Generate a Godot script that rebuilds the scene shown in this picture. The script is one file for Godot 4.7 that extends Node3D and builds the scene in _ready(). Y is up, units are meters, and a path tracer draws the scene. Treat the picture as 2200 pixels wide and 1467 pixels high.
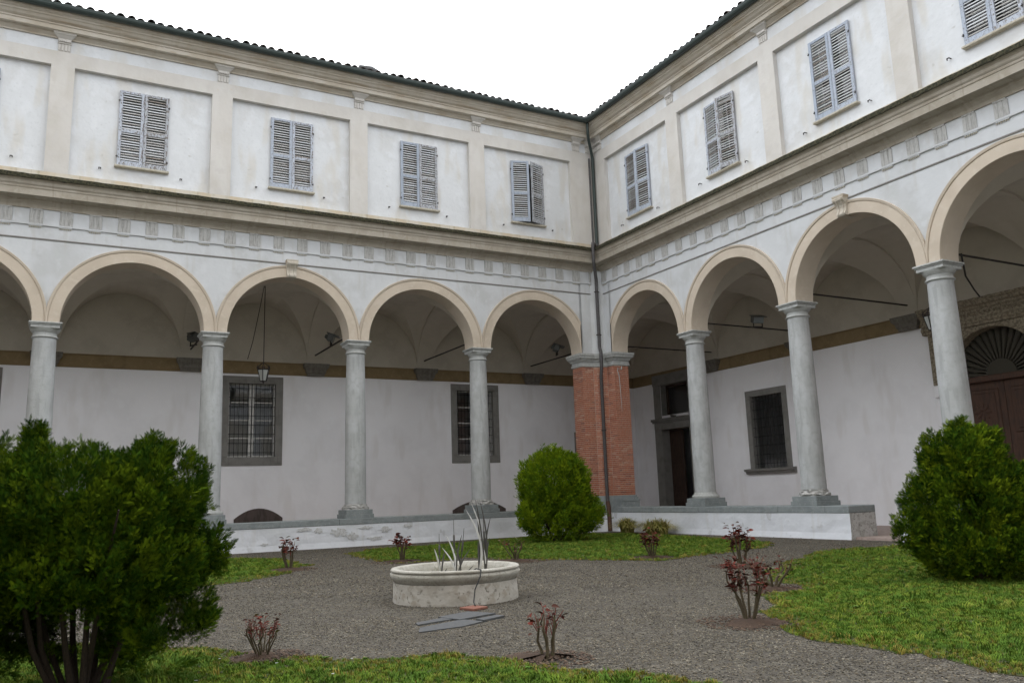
extends Node3D
# A cloister courtyard under an overcast sky: two arcaded wings meeting at a brick pier.
# Every wing is built in its own frame: x runs along the facade, y up, z out into the courtyard.

const TH := 0.62          # thickness of the arcade wall
const YS := 6.08          # springing of the arches, top of the abacus
const RI := 1.77          # inner radius of the arches
const RO := 2.12
const DEEP := -4.93       # back wall of the walk
const REC := -0.15        # recess of the upper wall panels
const LB := 4.17          # bay of the left wing
const RB := 4.148
const LA := 4.80          # first column of the left wing
const RA := 4.482

var M := {}
var taken := {}
var rng := RandomNumberGenerator.new()

# ---------------------------------------------------------------- mesh builder
class MB:
	var st := SurfaceTool.new()
	var n := 0
	func _init() -> void:
		st.begin(Mesh.PRIMITIVE_TRIANGLES)
		st.set_smooth_group(-1)
	func smooth(g: int) -> void:
		st.set_smooth_group(g)
	func tri(a: Vector3, b: Vector3, c: Vector3) -> void:
		if (b - a).cross(c - a).length_squared() < 1e-14: return
		st.add_vertex(a); st.add_vertex(c); st.add_vertex(b)
		n += 1
	func quad(a: Vector3, b: Vector3, c: Vector3, d: Vector3) -> void:
		tri(a, b, c); tri(a, c, d)
	func box(a: Vector3, b: Vector3, c := 0.0, xf := Transform3D()) -> void:
		# a box from corner a to corner b with edges cut by c
		var m := (a + b) / 2.0
		var h := (b - a).abs() / 2.0
		if c <= 0.0:
			for i in 3:
				for s in [-1.0, 1.0]:
					var u := (i + 1) % 3
					var v := (i + 2) % 3
					var p: Array[Vector3] = []
					for k in [[-1, -1], [1, -1], [1, 1], [-1, 1]]:
						var q := m
						q[i] += s * h[i]; q[u] += k[0] * h[u]; q[v] += k[1] * h[v]
						p.append(xf * q)
					if s > 0: quad(p[0], p[1], p[2], p[3])
					else: quad(p[3], p[2], p[1], p[0])
			return
		var f := {}
		for i in 3:
			for s in [-1, 1]:
				var u := (i + 1) % 3
				var v := (i + 2) % 3
				for k in [[-1, -1], [1, -1], [1, 1], [-1, 1]]:
					var q := m
					q[i] += s * h[i]; q[u] += k[0] * (h[u] - c); q[v] += k[1] * (h[v] - c)
					var key := Vector3i.ZERO
					key[i] = s; key[u] = k[0]; key[v] = k[1]
					f[[i, key]] = xf * q
		for i in 3:
			var u := (i + 1) % 3
			var v := (i + 2) % 3
			for s in [-1, 1]:
				var p: Array[Vector3] = []
				for k in [[-1, -1], [1, -1], [1, 1], [-1, 1]]:
					var key := Vector3i.ZERO
					key[i] = s; key[u] = k[0]; key[v] = k[1]
					p.append(f[[i, key]])
				if s > 0: quad(p[0], p[1], p[2], p[3])
				else: quad(p[3], p[2], p[1], p[0])
			for s in [-1, 1]:      # the edges along i
				for t in [-1, 1]:
					var k0 := Vector3i.ZERO
					k0[i] = -1; k0[u] = s; k0[v] = t
					var k1 := k0
					k1[i] = 1
					if s * t > 0: quad(f[[u, k0]], f[[v, k0]] , f[[v, k1]], f[[u, k1]]) if false else quad(f[[u, k1]], f[[u, k0]], f[[v, k0]], f[[v, k1]]) if false else face_out(f[[u, k0]], f[[v, k0]], f[[v, k1]], f[[u, k1]], xf * m)
					else: face_out(f[[u, k0]], f[[v, k0]], f[[v, k1]], f[[u, k1]], xf * m)
		for x in [-1, 1]:
			for y in [-1, 1]:
				for z in [-1, 1]:
					var key := Vector3i(x, y, z)
					var a1: Vector3 = f[[0, key]]
					var b1: Vector3 = f[[1, key]]
					var c1: Vector3 = f[[2, key]]
					if (b1 - a1).cross(c1 - a1).dot(a1 - xf * m) > 0: tri(a1, b1, c1)
					else: tri(a1, c1, b1)
	func face_out(a: Vector3, b: Vector3, c: Vector3, d: Vector3, from: Vector3) -> void:
		if (b - a).cross(c - a).dot((a + c) / 2.0 - from) > 0: quad(a, b, c, d)
		else: quad(d, c, b, a)
	func bx(x0: float, x1: float, y0: float, y1: float, z0: float, z1: float, c := 0.0) -> void:
		box(Vector3(x0, y0, z0), Vector3(x1, y1, z1), c)
	func run(prof: Array, x0: float, x1: float, k0 := 0.0, k1 := 0.0, caps := false, wob := 0.0, step := 0.0) -> void:
		# a moulding along x; prof = [z, y] from the bottom upwards on the outer side; the ends are mitred by k * z
		var ns := 1
		if step > 0.0: ns = maxi(1, int(abs(x1 - x0) / step))
		for s in ns:
			for i in prof.size() - 1:
				var p: Array = prof[i]
				var q: Array = prof[i + 1]
				var fa := float(s) / ns
				var fb := float(s + 1) / ns
				var g := func(pt: Array, f: float) -> Vector3:
					var w := 0.0
					if wob > 0.0: w = wob * sin(f * ns * 1.7 + pt[1] * 40.0) * sin(f * ns * 0.61 + 2.0)
					return Vector3(lerpf(x0 + k0 * pt[0], x1 + k1 * pt[0], f), pt[1] + w, pt[0] + w * 0.7)
				quad(g.call(p, fa), g.call(p, fb), g.call(q, fb), g.call(q, fa))
		if caps:
			var poly := PackedVector2Array()
			for p in prof: poly.append(Vector2(p[0], p[1]))
			var ix := Geometry2D.triangulate_polygon(poly)
			for t in range(0, ix.size(), 3):
				for e in [x0, x1]:
					var k: float = k0 if e == x0 else k1
					var w: Array[Vector3] = []
					for j in 3:
						var v := poly[ix[t + j]]
						w.append(Vector3(e + k * v.x, v.y, v.x))
					var nn := (w[1] - w[0]).cross(w[2] - w[0]).x
					if (nn > 0) == (e == maxf(x0, x1)): tri(w[0], w[1], w[2])
					else: tri(w[0], w[2], w[1])
	func lathe(prof: Array, seg := 32, at := Vector3.ZERO, crisp := true, rough = null) -> void:
		# prof = [radius, y] from the bottom up, outside
		for i in prof.size() - 1:
			smooth(i + 1 if crisp else 1)
			for s in seg:
				var p: Array[Vector3] = []
				for k in [[i, s], [i, s + 1], [i + 1, s + 1], [i + 1, s]]:
					var a: float = TAU * (k[1] % seg) / seg
					var r: float = prof[k[0]][0]
					var y: float = prof[k[0]][1]
					if rough != null: r = rough.call(r, y, a)
					p.append(at + Vector3(sin(a) * r, y, cos(a) * r))
				quad(p[0], p[1], p[2], p[3])
		smooth(-1)
	func tube(pts: Array, rad: Array, seg := 6, capped := true) -> void:
		var rings := []
		var up := Vector3.UP
		for i in pts.size():
			var a: Vector3 = pts[maxi(i - 1, 0)]
			var b: Vector3 = pts[mini(i + 1, pts.size() - 1)]
			var d := (b - a).normalized()
			var s := d.cross(Vector3.RIGHT if absf(d.dot(up)) > 0.9 else up).normalized()
			if i > 0:
				var last: Vector3 = rings[i - 1][1]
				s = (last - d * last.dot(d)).normalized()
			var t := d.cross(s)
			var ring: Array[Vector3] = []
			var r: float = rad[i] if rad.size() > 1 else rad[0]
			for k in seg:
				var an := TAU * k / seg
				ring.append(Vector3(pts[i]) + (s * cos(an) + t * sin(an)) * r)
			rings.append([ring, s])
		smooth(1)
		for i in pts.size() - 1:
			for k in seg:
				var k2 := (k + 1) % seg
				quad(rings[i][0][k], rings[i][0][k2], rings[i + 1][0][k2], rings[i + 1][0][k])
		smooth(-1)
		if capped:
			for k in seg - 2:
				tri(rings[0][0][0], rings[0][0][k + 2], rings[0][0][k + 1])
				var e: Array = rings[-1][0]
				tri(e[0], e[k + 1], e[k + 2])
	func prism(poly: PackedVector2Array, y0: float, y1: float, cap := true) -> void:
		# upright prism over a plan (x, z); the plan may run either way
		var area := 0.0
		for i in poly.size():
			var q := poly[(i + 1) % poly.size()]
			area += poly[i].x * q.y - q.x * poly[i].y
		for i in poly.size():
			var a := poly[i]
			var b := poly[(i + 1) % poly.size()]
			if area > 0:
				var t := a
				a = b
				b = t
			quad(Vector3(a.x, y0, a.y), Vector3(b.x, y0, b.y), Vector3(b.x, y1, b.y), Vector3(a.x, y1, a.y))
		if cap:
			var ix := Geometry2D.triangulate_polygon(poly)
			for t in range(0, ix.size(), 3):
				var p: Array[Vector3] = []
				for j in 3: p.append(Vector3(poly[ix[t + j]].x, y1, poly[ix[t + j]].y))
				if (p[1] - p[0]).cross(p[2] - p[0]).y < 0:
					var w := p[1]
					p[1] = p[2]
					p[2] = w
				tri(p[0], p[1], p[2])
				var dn := Vector3(0, y0 - y1, 0)
				tri(p[0] + dn, p[2] + dn, p[1] + dn)
	func done(mat: Material = null) -> ArrayMesh:
		st.generate_normals()
		var m := st.commit()
		if mat: m.surface_set_material(0, mat)
		return m

# ---------------------------------------------------------------- nodes
func numbered(called: String) -> String:
	if not taken.has(called):
		taken[called] = 0
		return called
	taken[called] += 1
	return "%s_%03d" % [called, taken[called]]

func tag(o: Node, label: String, category: String, group := "") -> void:
	o.set_meta("label", label)
	o.set_meta("category", category)
	if group != "": o.set_meta("group", group)

func thing(called: String, label: String, category: String, at := Vector3.ZERO, turn := 0.0, group := "") -> Node3D:
	var o := Node3D.new()
	o.name = numbered(called)
	add_child(o)
	o.position = at
	o.rotation.y = turn
	tag(o, label, category, group)
	return o

func part(parent: Node, called: String, mesh: Mesh, mat: Material = null, xf := Transform3D()) -> MeshInstance3D:
	var o := MeshInstance3D.new()
	o.name = called
	o.mesh = mesh
	if mat: o.set_surface_override_material(0, mat)
	parent.add_child(o, true)
	o.transform = xf
	return o

func top(called: String, mesh: Mesh, mat: Material, label: String, category: String, at := Vector3.ZERO, turn := 0.0, group := "") -> MeshInstance3D:
	var o := MeshInstance3D.new()
	o.name = numbered(called)
	o.mesh = mesh
	if mat: o.set_surface_override_material(0, mat)
	add_child(o)
	o.position = at
	o.rotation.y = turn
	tag(o, label, category, group)
	return o

func setting(called: String, mesh: Mesh, mat: Material, label := "", kind := "structure") -> MeshInstance3D:
	var o := MeshInstance3D.new()
	o.name = numbered(called)
	o.mesh = mesh
	if mat: o.set_surface_override_material(0, mat)
	add_child(o)
	o.set_meta("kind", kind)
	if label != "": o.set_meta("label", label)
	return o

func scatter(parent: Node, called: String, mesh: Mesh, xfs: Array, cols: Array) -> MultiMeshInstance3D:
	var mm := MultiMesh.new()
	mm.transform_format = MultiMesh.TRANSFORM_3D
	mm.use_colors = true
	mm.mesh = mesh
	mm.instance_count = xfs.size()
	for i in xfs.size():
		mm.set_instance_transform(i, xfs[i])
		mm.set_instance_color(i, cols[i])
	var o := MultiMeshInstance3D.new()
	o.name = called if parent != self else numbered(called)
	o.multimesh = mm
	parent.add_child(o, true)
	o.set_meta("kind", "stuff")
	return o

func T(x: float, y: float, z: float, turn := 0.0) -> Transform3D:
	return Transform3D(Basis(Vector3.UP, turn), Vector3(x, y, z))

# ---------------------------------------------------------------- textures
func grain(size: int, freq: float, sd: int, octaves := 4, sx := 1, sy := 1, cell := false) -> PackedByteArray:
	var fn := FastNoiseLite.new()
	fn.seed = sd
	fn.frequency = freq
	fn.fractal_octaves = octaves
	fn.noise_type = FastNoiseLite.TYPE_CELLULAR if cell else FastNoiseLite.TYPE_SIMPLEX_SMOOTH
	if cell: fn.cellular_return_type = FastNoiseLite.RETURN_CELL_VALUE
	var im := fn.get_seamless_image(size / sx, size / sy)
	im.convert(Image.FORMAT_L8)
	if sx > 1 or sy > 1: im.resize(size, size, Image.INTERPOLATE_CUBIC)
	return im.get_data()

func paint(size: int, base: Color, layers: Array) -> ImageTexture:
	# layers: [bytes, colour, low, high, strength]
	var n := size * size
	var out := PackedByteArray()
	out.resize(n * 3)
	var luts := []
	for l in layers:
		var t := PackedFloat32Array()
		t.resize(256)
		for i in 256: t[i] = smoothstep(l[2], l[3], i / 255.0) * l[4]
		luts.append(t)
	var k := layers.size()
	for i in n:
		var r := base.r
		var g := base.g
		var b := base.b
		for j in k:
			var l: Array = layers[j]
			var bytes: PackedByteArray = l[0]
			var lut: PackedFloat32Array = luts[j]
			var t := lut[bytes[i]]
			if t > 0.0:
				var c: Color = l[1]
				r += (c.r - r) * t
				g += (c.g - g) * t
				b += (c.b - b) * t
		out[i * 3] = int(r * 255.0)
		out[i * 3 + 1] = int(g * 255.0)
		out[i * 3 + 2] = int(b * 255.0)
	var im := Image.create_from_data(size, size, false, Image.FORMAT_RGB8, out)
	im.generate_mipmaps()
	return ImageTexture.create_from_image(im)

func relief(size: int, bytes: PackedByteArray, strength: float) -> ImageTexture:
	var im := Image.create_from_data(size, size, false, Image.FORMAT_L8, bytes)
	im.convert(Image.FORMAT_RGBA8)
	im.bump_map_to_normal_map(strength)
	return ImageTexture.create_from_image(im)

func sheet(tex: Texture2D, metres: float, rough := 0.9, normal: Texture2D = null, depth := 1.0) -> StandardMaterial3D:
	var m := StandardMaterial3D.new()
	m.albedo_texture = tex
	m.roughness = rough
	m.uv1_triplanar = true
	m.uv1_world_triplanar = true
	m.uv1_scale = Vector3.ONE / metres
	if normal:
		m.normal_enabled = true
		m.normal_texture = normal
		m.normal_scale = depth
	return m

func flat(c: Color, rough := 0.8, metal := 0.0) -> StandardMaterial3D:
	var m := StandardMaterial3D.new()
	m.albedo_color = c
	m.roughness = rough
	m.metallic = metal
	return m

func c8(r: int, g: int, b: int) -> Color:
	return Color8(r, g, b)

func materials() -> void:
	var S := 512
	var big := grain(S, 0.006, 11, 5)
	var mid := grain(S, 0.02, 12, 4)
	var fine := grain(S, 0.09, 13, 3)
	var dust := grain(S, 0.3, 14, 2)
	var drip := grain(S, 0.03, 15, 4, 1, 8)
	var drip2 := grain(S, 0.012, 16, 4, 1, 4)
	var spot := grain(S, 0.045, 17, 2)
	var cell := grain(S, 0.11, 18, 1, 1, 1, true)
	var cell2 := grain(S, 0.06, 19, 1, 1, 1, true)
	var wide := grain(S, 0.03, 20, 4, 8, 1)
	var lump := relief(S, mid, 3.0)
	var pit := relief(S, fine, 4.0)
	M.white = sheet(paint(S, c8(212, 214, 217), [[big, c8(201, 201, 201), 0.45, 0.8, 0.7], [mid, c8(219, 221, 225), 0.5, 0.8, 0.6], [drip2, c8(200, 195, 186), 0.6, 0.92, 0.55], [fine, c8(199, 201, 204), 0.64, 0.9, 0.5], [spot, c8(176, 174, 169), 0.85, 0.97, 0.5]]), 6.0, 0.92, lump, 0.35)
	M.tan = sheet(paint(S, c8(203, 199, 194), [[big, c8(194, 189, 182), 0.4, 0.8, 0.7], [drip2, c8(208, 205, 201), 0.5, 0.85, 0.7], [mid, c8(199, 195, 191), 0.55, 0.85, 0.7], [spot, c8(200, 187, 168), 0.82, 0.97, 0.5]]), 5.0, 0.92, lump, 0.3)
	M.arch = sheet(paint(S, c8(200, 187, 171), [[big, c8(191, 178, 162), 0.4, 0.8, 0.7], [mid, c8(206, 195, 181), 0.55, 0.85, 0.6], [fine, c8(190, 178, 162), 0.7, 0.95, 0.4]]), 3.0, 0.92, lump, 0.25)
	M.cornice = sheet(paint(S, c8(172, 164, 152), [[big, c8(156, 147, 133), 0.35, 0.8, 0.8], [wide, c8(144, 134, 117), 0.58, 0.88, 0.5], [drip, c8(138, 129, 114), 0.66, 0.95, 0.5], [mid, c8(182, 175, 164), 0.6, 0.9, 0.6], [spot, c8(112, 105, 90), 0.86, 0.97, 0.5]]), 3.0, 0.92, lump, 0.4)
	M.eave = sheet(paint(S, c8(196, 188, 176), [[big, c8(180, 169, 152), 0.4, 0.8, 0.8], [wide, c8(150, 126, 98), 0.72, 0.92, 0.6], [drip, c8(168, 155, 136), 0.66, 0.95, 0.4], [mid, c8(202, 196, 186), 0.6, 0.9, 0.5]]), 4.0, 0.92, lump, 0.3)
	M.moss = sheet(paint(S, c8(70, 66, 50), [[mid, c8(34, 34, 24), 0.35, 0.6, 0.95], [fine, c8(112, 106, 86), 0.62, 0.8, 0.8], [spot, c8(48, 56, 26), 0.6, 0.8, 0.8]]), 0.9, 1.0, pit, 1.2)
	M.stripe = sheet(paint(S, c8(205, 197, 183), [[big, c8(198, 182, 156), 0.45, 0.8, 0.8], [mid, c8(190, 184, 170), 0.5, 0.85, 0.7], [drip, c8(164, 154, 132), 0.68, 0.95, 0.6]]), 3.0, 0.92, lump, 0.3)
	M.frieze = sheet(paint(S, c8(203, 205, 208), [[big, c8(190, 191, 192), 0.45, 0.8, 0.7], [mid, c8(209, 211, 214), 0.55, 0.85, 0.6], [drip, c8(188, 186, 182), 0.64, 0.95, 0.45]]), 5.0, 0.92, lump, 0.3)
	M.triglyph = sheet(paint(S, c8(182, 181, 179), [[drip, c8(150, 148, 145), 0.5, 0.75, 0.6], [mid, c8(192, 191, 190), 0.55, 0.85, 0.7], [fine, c8(158, 156, 153), 0.65, 0.9, 0.5]]), 1.0, 0.95, pit, 0.5)
	M.vault = sheet(paint(S, c8(196, 189, 176), [[big, c8(184, 177, 164), 0.4, 0.8, 0.7], [mid, c8(202, 195, 183), 0.55, 0.85, 0.5], [spot, c8(164, 156, 142), 0.84, 0.96, 0.4]]), 4.0, 0.95, lump, 0.2)
	M.back = sheet(paint(S, c8(238, 237, 240), [[big, c8(232, 231, 234), 0.4, 0.8, 0.8], [mid, c8(240, 240, 243), 0.55, 0.85, 0.5], [drip2, c8(224, 221, 221), 0.62, 0.92, 0.5]]), 6.0, 0.92, lump, 0.15)
	M.ochre = sheet(paint(S, c8(132, 114, 84), [[big, c8(118, 101, 74), 0.4, 0.8, 0.8], [mid, c8(142, 124, 94), 0.6, 0.85, 0.6], [spot, c8(104, 90, 68), 0.78, 0.95, 0.6]]), 2.0, 0.95, lump, 0.3)
	M.corbel = sheet(paint(S, c8(112, 108, 100), [[mid, c8(92, 88, 82), 0.4, 0.8, 0.8], [drip, c8(132, 128, 120), 0.6, 0.9, 0.6]]), 1.5, 0.95, pit, 0.4)
	M.column = sheet(paint(S, c8(180, 182, 183), [[drip, c8(156, 158, 159), 0.45, 0.8, 0.7], [drip2, c8(192, 195, 198), 0.52, 0.82, 0.7], [mid, c8(164, 166, 166), 0.52, 0.85, 0.6], [fine, c8(170, 171, 170), 0.62, 0.9, 0.5], [spot, c8(118, 119, 118), 0.85, 0.95, 0.6]]), 2.3, 0.85, pit, 0.3)
	M.capital = sheet(paint(S, c8(178, 180, 179), [[mid, c8(158, 159, 157), 0.45, 0.8, 0.7], [wide, c8(148, 147, 142), 0.64, 0.9, 0.6], [fine, c8(192, 193, 193), 0.6, 0.9, 0.4]]), 1.2, 0.9, pit, 0.25)
	M.slab = sheet(paint(S, c8(136, 143, 145), [[big, c8(122, 128, 130), 0.4, 0.8, 0.8], [mid, c8(148, 153, 153), 0.5, 0.85, 0.7], [fine, c8(114, 120, 122), 0.6, 0.9, 0.5], [spot, c8(172, 172, 166), 0.76, 0.9, 0.7]]), 1.6, 0.75, pit, 0.4)
	M.bench = sheet(paint(S, c8(222, 225, 232), [[big, c8(208, 211, 216), 0.45, 0.8, 0.7], [mid, c8(186, 187, 190), 0.78, 0.86, 0.6], [drip, c8(208, 208, 209), 0.66, 0.92, 0.4], [fine, c8(212, 214, 219), 0.66, 0.9, 0.4]]), 7.0, 0.92, lump, 0.5)
	M.bench_bare = sheet(paint(S, c8(190, 189, 188), [[mid, c8(164, 162, 159), 0.5, 0.62, 0.7], [spot, c8(130, 127, 123), 0.68, 0.76, 0.7], [fine, c8(202, 201, 200), 0.6, 0.9, 0.5]]), 2.6, 0.95, pit, 0.5)
	M.peel = sheet(paint(S, c8(202, 203, 205), [[mid, c8(184, 184, 184), 0.45, 0.6, 0.7], [spot, c8(158, 157, 154), 0.66, 0.74, 0.7], [fine, c8(212, 213, 215), 0.6, 0.9, 0.6]]), 1.2, 0.95, pit, 0.5)
	M.stone = sheet(paint(S, c8(128, 126, 122), [[big, c8(114, 112, 108), 0.4, 0.8, 0.8], [fine, c8(142, 140, 136), 0.55, 0.9, 0.6], [drip, c8(104, 102, 98), 0.65, 0.95, 0.5]]), 1.6, 0.9, pit, 0.3)
	M.portal = sheet(paint(S, c8(146, 136, 118), [[mid, c8(102, 92, 76), 0.35, 0.7, 0.9], [fine, c8(172, 162, 142), 0.55, 0.85, 0.7], [spot, c8(70, 62, 50), 0.7, 0.85, 0.8]]), 1.0, 0.95, relief(S, mid, 5.0), 0.7)
	M.mortar = sheet(paint(S, c8(198, 182, 170), [[mid, c8(178, 154, 140), 0.4, 0.8, 0.8], [fine, c8(210, 202, 194), 0.6, 0.9, 0.6]]), 1.0, 1.0, pit, 0.6)
	M.bricks = []
	for c in [c8(178, 112, 86), c8(164, 98, 76), c8(190, 126, 96), c8(152, 98, 82), c8(192, 148, 126)]:
		M.bricks.append(sheet(paint(256, c, [[grain(256, 0.03, 31, 4), c.darkened(0.22), 0.45, 0.8, 0.8], [grain(256, 0.1, 32, 3), c.lightened(0.22), 0.62, 0.85, 0.7], [grain(256, 0.02, 33, 3), c8(176, 140, 124), 0.6, 0.8, 0.6]]), 0.6, 0.95))
	M.paintwork = sheet(paint(S, c8(172, 180, 194), [[drip, c8(158, 166, 180), 0.45, 0.75, 0.7], [fine, c8(188, 194, 204), 0.6, 0.9, 0.6], [mid, c8(118, 112, 108), 0.7, 0.78, 0.75], [spot, c8(88, 82, 78), 0.76, 0.83, 0.75]]), 0.8, 0.8, pit, 0.3)
	M.paints = [M.paintwork]
	for q in [[c8(182, 188, 200), 0.62], [c8(162, 171, 186), 0.76], [c8(176, 180, 188), 0.56]]:
		M.paints.append(sheet(paint(256, q[0], [[grain(256, 0.03, 44, 4, 1, 8), (q[0] as Color).darkened(0.1), 0.45, 0.75, 0.7], [grain(256, 0.05, 45, 4, 1, 2), c8(112, 104, 98), q[1], q[1] + 0.1, 0.8], [grain(256, 0.09, 46, 3), c8(84, 78, 74), q[1] + 0.08, q[1] + 0.16, 0.8]]), 0.8, 0.8))
	M.slats = []
	for q in [[c8(190, 191, 192), 0.74], [c8(172, 170, 167), 0.66], [c8(146, 138, 130), 0.54], [c8(202, 205, 209), 0.82]]:
		M.slats.append(sheet(paint(256, q[0], [[grain(256, 0.03, 41, 4, 4, 1), c8(120, 108, 98), q[1], q[1] + 0.12, 0.8], [grain(256, 0.08, 42, 3), c8(214, 216, 220), 0.6, 0.8, 0.5], [grain(256, 0.05, 43, 3), c8(84, 74, 66), q[1] + 0.06, q[1] + 0.16, 0.8]]), 0.7, 0.85))
	M.sill = sheet(paint(256, c8(186, 180, 166), [[grain(256, 0.03, 51), c8(164, 156, 138), 0.4, 0.8, 0.8]]), 0.8, 0.95)
	M.tile = []
	for c in [c8(74, 58, 52), c8(60, 50, 47), c8(86, 68, 58), c8(66, 60, 56)]:
		M.tile.append(sheet(paint(256, c, [[grain(256, 0.04, 61), c8(44, 40, 38), 0.45, 0.8, 0.8], [grain(256, 0.09, 62), c8(110, 100, 84), 0.68, 0.85, 0.7]]), 0.5, 0.95))
	M.gutter = flat(c8(58, 68, 66), 0.55, 0.2)
	M.pipe = sheet(paint(256, c8(78, 76, 78), [[grain(256, 0.03, 71), c8(60, 56, 56), 0.4, 0.8, 0.8], [grain(256, 0.07, 72), c8(110, 106, 104), 0.72, 0.85, 0.7]]), 0.6, 0.6)
	M.rust = sheet(paint(256, c8(84, 58, 46), [[grain(256, 0.03, 73), c8(58, 42, 36), 0.4, 0.8, 0.8], [grain(256, 0.09, 74), c8(116, 78, 56), 0.65, 0.85, 0.7]]), 0.4, 0.8)
	M.iron = flat(c8(46, 40, 38), 0.7, 0.1)
	M.bar = flat(c8(44, 46, 48), 0.6, 0.2)
	M.lamp_box = flat(c8(92, 94, 92), 0.6, 0.1)
	M.lamp_glass = flat(c8(120, 128, 128), 0.15)
	M.sash = sheet(paint(256, c8(206, 204, 200), [[grain(256, 0.05, 81), c8(176, 172, 166), 0.5, 0.85, 0.8]]), 0.8, 0.7)
	M.pane = flat(Color(0.16, 0.18, 0.18, 0.12), 0.03)
	M.pane.transparency = BaseMaterial3D.TRANSPARENCY_ALPHA
	M.milk = flat(c8(168, 170, 166), 0.3)
	M.cellar = sheet(paint(256, c8(84, 74, 70), [[grain(256, 0.02, 84, 4, 1, 4), c8(66, 58, 54), 0.4, 0.8, 0.8]]), 1.0, 0.9)
	M.wood = sheet(paint(256, c8(62, 44, 34), [[grain(256, 0.05, 85, 4, 1, 8), c8(44, 31, 25), 0.4, 0.7, 0.8]]), 0.9, 0.75)
	M.redwood = sheet(paint(256, c8(70, 46, 33), [[grain(256, 0.05, 86, 4, 1, 8), c8(52, 35, 26), 0.4, 0.7, 0.8]]), 0.9, 0.7)
	M.bronze = flat(c8(58, 54, 44), 0.7, 0.2)
	M.floor = sheet(paint(S, c8(164, 148, 141), [[cell2, c8(150, 134, 127), 0.3, 0.9, 0.8], [mid, c8(182, 162, 154), 0.5, 0.85, 0.6]]), 2.0, 0.85)
	M.gravel = sheet(paint(S, c8(94, 88, 78), [[cell, c8(64, 60, 54), 0.2, 0.7, 0.9], [cell2, c8(120, 114, 102), 0.75, 0.85, 0.6], [dust, c8(50, 46, 41), 0.55, 0.8, 0.7], [fine, c8(128, 121, 108), 0.68, 0.85, 0.6], [big, c8(78, 71, 61), 0.5, 0.8, 0.6]]), 1.3, 0.95, relief(S, fine, 8.0), 0.8)
	M.turf = sheet(paint(S, c8(62, 66, 30), [[mid, c8(46, 58, 24), 0.4, 0.7, 0.8], [fine, c8(92, 84, 44), 0.55, 0.8, 0.8], [dust, c8(48, 40, 26), 0.6, 0.85, 0.7]]), 1.1, 1.0, pit, 1.0)
	M.soil = sheet(paint(S, c8(74, 56, 44), [[mid, c8(56, 42, 33), 0.4, 0.8, 0.8], [fine, c8(96, 76, 60), 0.6, 0.85, 0.7], [dust, c8(44, 34, 27), 0.6, 0.85, 0.7]]), 0.7, 1.0, pit, 1.5)
	M.basin = sheet(paint(S, c8(180, 177, 169), [[big, c8(162, 159, 151), 0.4, 0.75, 0.8], [wide, c8(132, 126, 113), 0.55, 0.8, 0.7], [mid, c8(192, 189, 182), 0.55, 0.85, 0.6], [spot, c8(116, 112, 100), 0.7, 0.82, 0.7], [fine, c8(150, 146, 137), 0.64, 0.88, 0.6]]), 1.1, 0.9, pit, 0.35)
	M.basin_wall = sheet(paint(S, c8(188, 184, 177), [[big, c8(170, 165, 156), 0.4, 0.75, 0.8], [mid, c8(158, 149, 137), 0.56, 0.72, 0.75], [spot, c8(110, 104, 96), 0.72, 0.79, 0.8], [fine, c8(200, 197, 191), 0.6, 0.9, 0.6]]), 2.1, 0.92, lump, 0.9)
	M.algae = sheet(paint(256, c8(118, 114, 92), [[grain(256, 0.05, 91), c8(84, 84, 58), 0.4, 0.75, 0.8], [grain(256, 0.12, 92), c8(150, 146, 122), 0.62, 0.85, 0.7]]), 0.8, 0.6)
	M.steel = flat(c8(222, 222, 222), 0.35, 0.35)
	M.dull_steel = flat(c8(96, 94, 92), 0.5, 0.7)
	M.rubber = flat(c8(40, 40, 42), 0.7)
	M.terracotta = sheet(paint(256, c8(130, 86, 72), [[grain(256, 0.04, 95), c8(112, 74, 62), 0.4, 0.8, 0.8], [grain(256, 0.1, 96), c8(150, 110, 94), 0.65, 0.85, 0.6]]), 0.3, 0.95)
	M.slate = sheet(paint(256, c8(74, 76, 79), [[grain(256, 0.03, 97), c8(60, 62, 65), 0.4, 0.8, 0.8], [grain(256, 0.1, 98), c8(94, 95, 96), 0.65, 0.85, 0.6], [grain(256, 0.05, 87), c8(92, 84, 72), 0.62, 0.8, 0.6]]), 0.5, 0.65)
	M.bark = sheet(paint(256, c8(62, 51, 43), [[grain(256, 0.05, 99, 4, 1, 4), c8(42, 35, 30), 0.4, 0.75, 0.8]]), 0.15, 0.95)
	M.rose_bark = sheet(paint(256, c8(92, 80, 62), [[grain(256, 0.05, 100, 4, 1, 4), c8(64, 52, 42), 0.4, 0.75, 0.8], [grain(256, 0.03, 101), c8(84, 92, 54), 0.6, 0.8, 0.7]]), 0.12, 0.9)
	M.red_stem = flat(c8(120, 50, 40), 0.6)
	M.red_leaf = []
	for c in [c8(92, 44, 36), c8(76, 42, 37), c8(108, 48, 38), c8(84, 56, 48), c8(64, 46, 39)]:
		var m := flat(c, 0.8)
		m.metallic_specular = 0.25
		m.backlight = c.darkened(0.5)
		M.red_leaf.append(m)
	M.green_leaf = []
	for c in [c8(78, 92, 44), c8(104, 100, 48), c8(92, 70, 44)]:
		M.green_leaf.append(flat(c, 0.55))
	var lf := StandardMaterial3D.new()
	lf.vertex_color_use_as_albedo = true
	lf.roughness = 0.9
	lf.metallic_specular = 0.15
	lf.backlight = Color(0.05, 0.07, 0.015)
	M.foliage = lf
	var pb := StandardMaterial3D.new()
	pb.vertex_color_use_as_albedo = true
	pb.roughness = 0.85
	M.pebble = pb
	M.petal = flat(c8(226, 226, 230), 0.7)

# ---------------------------------------------------------------- pieces shared by both wings
var Q := {}

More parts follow.
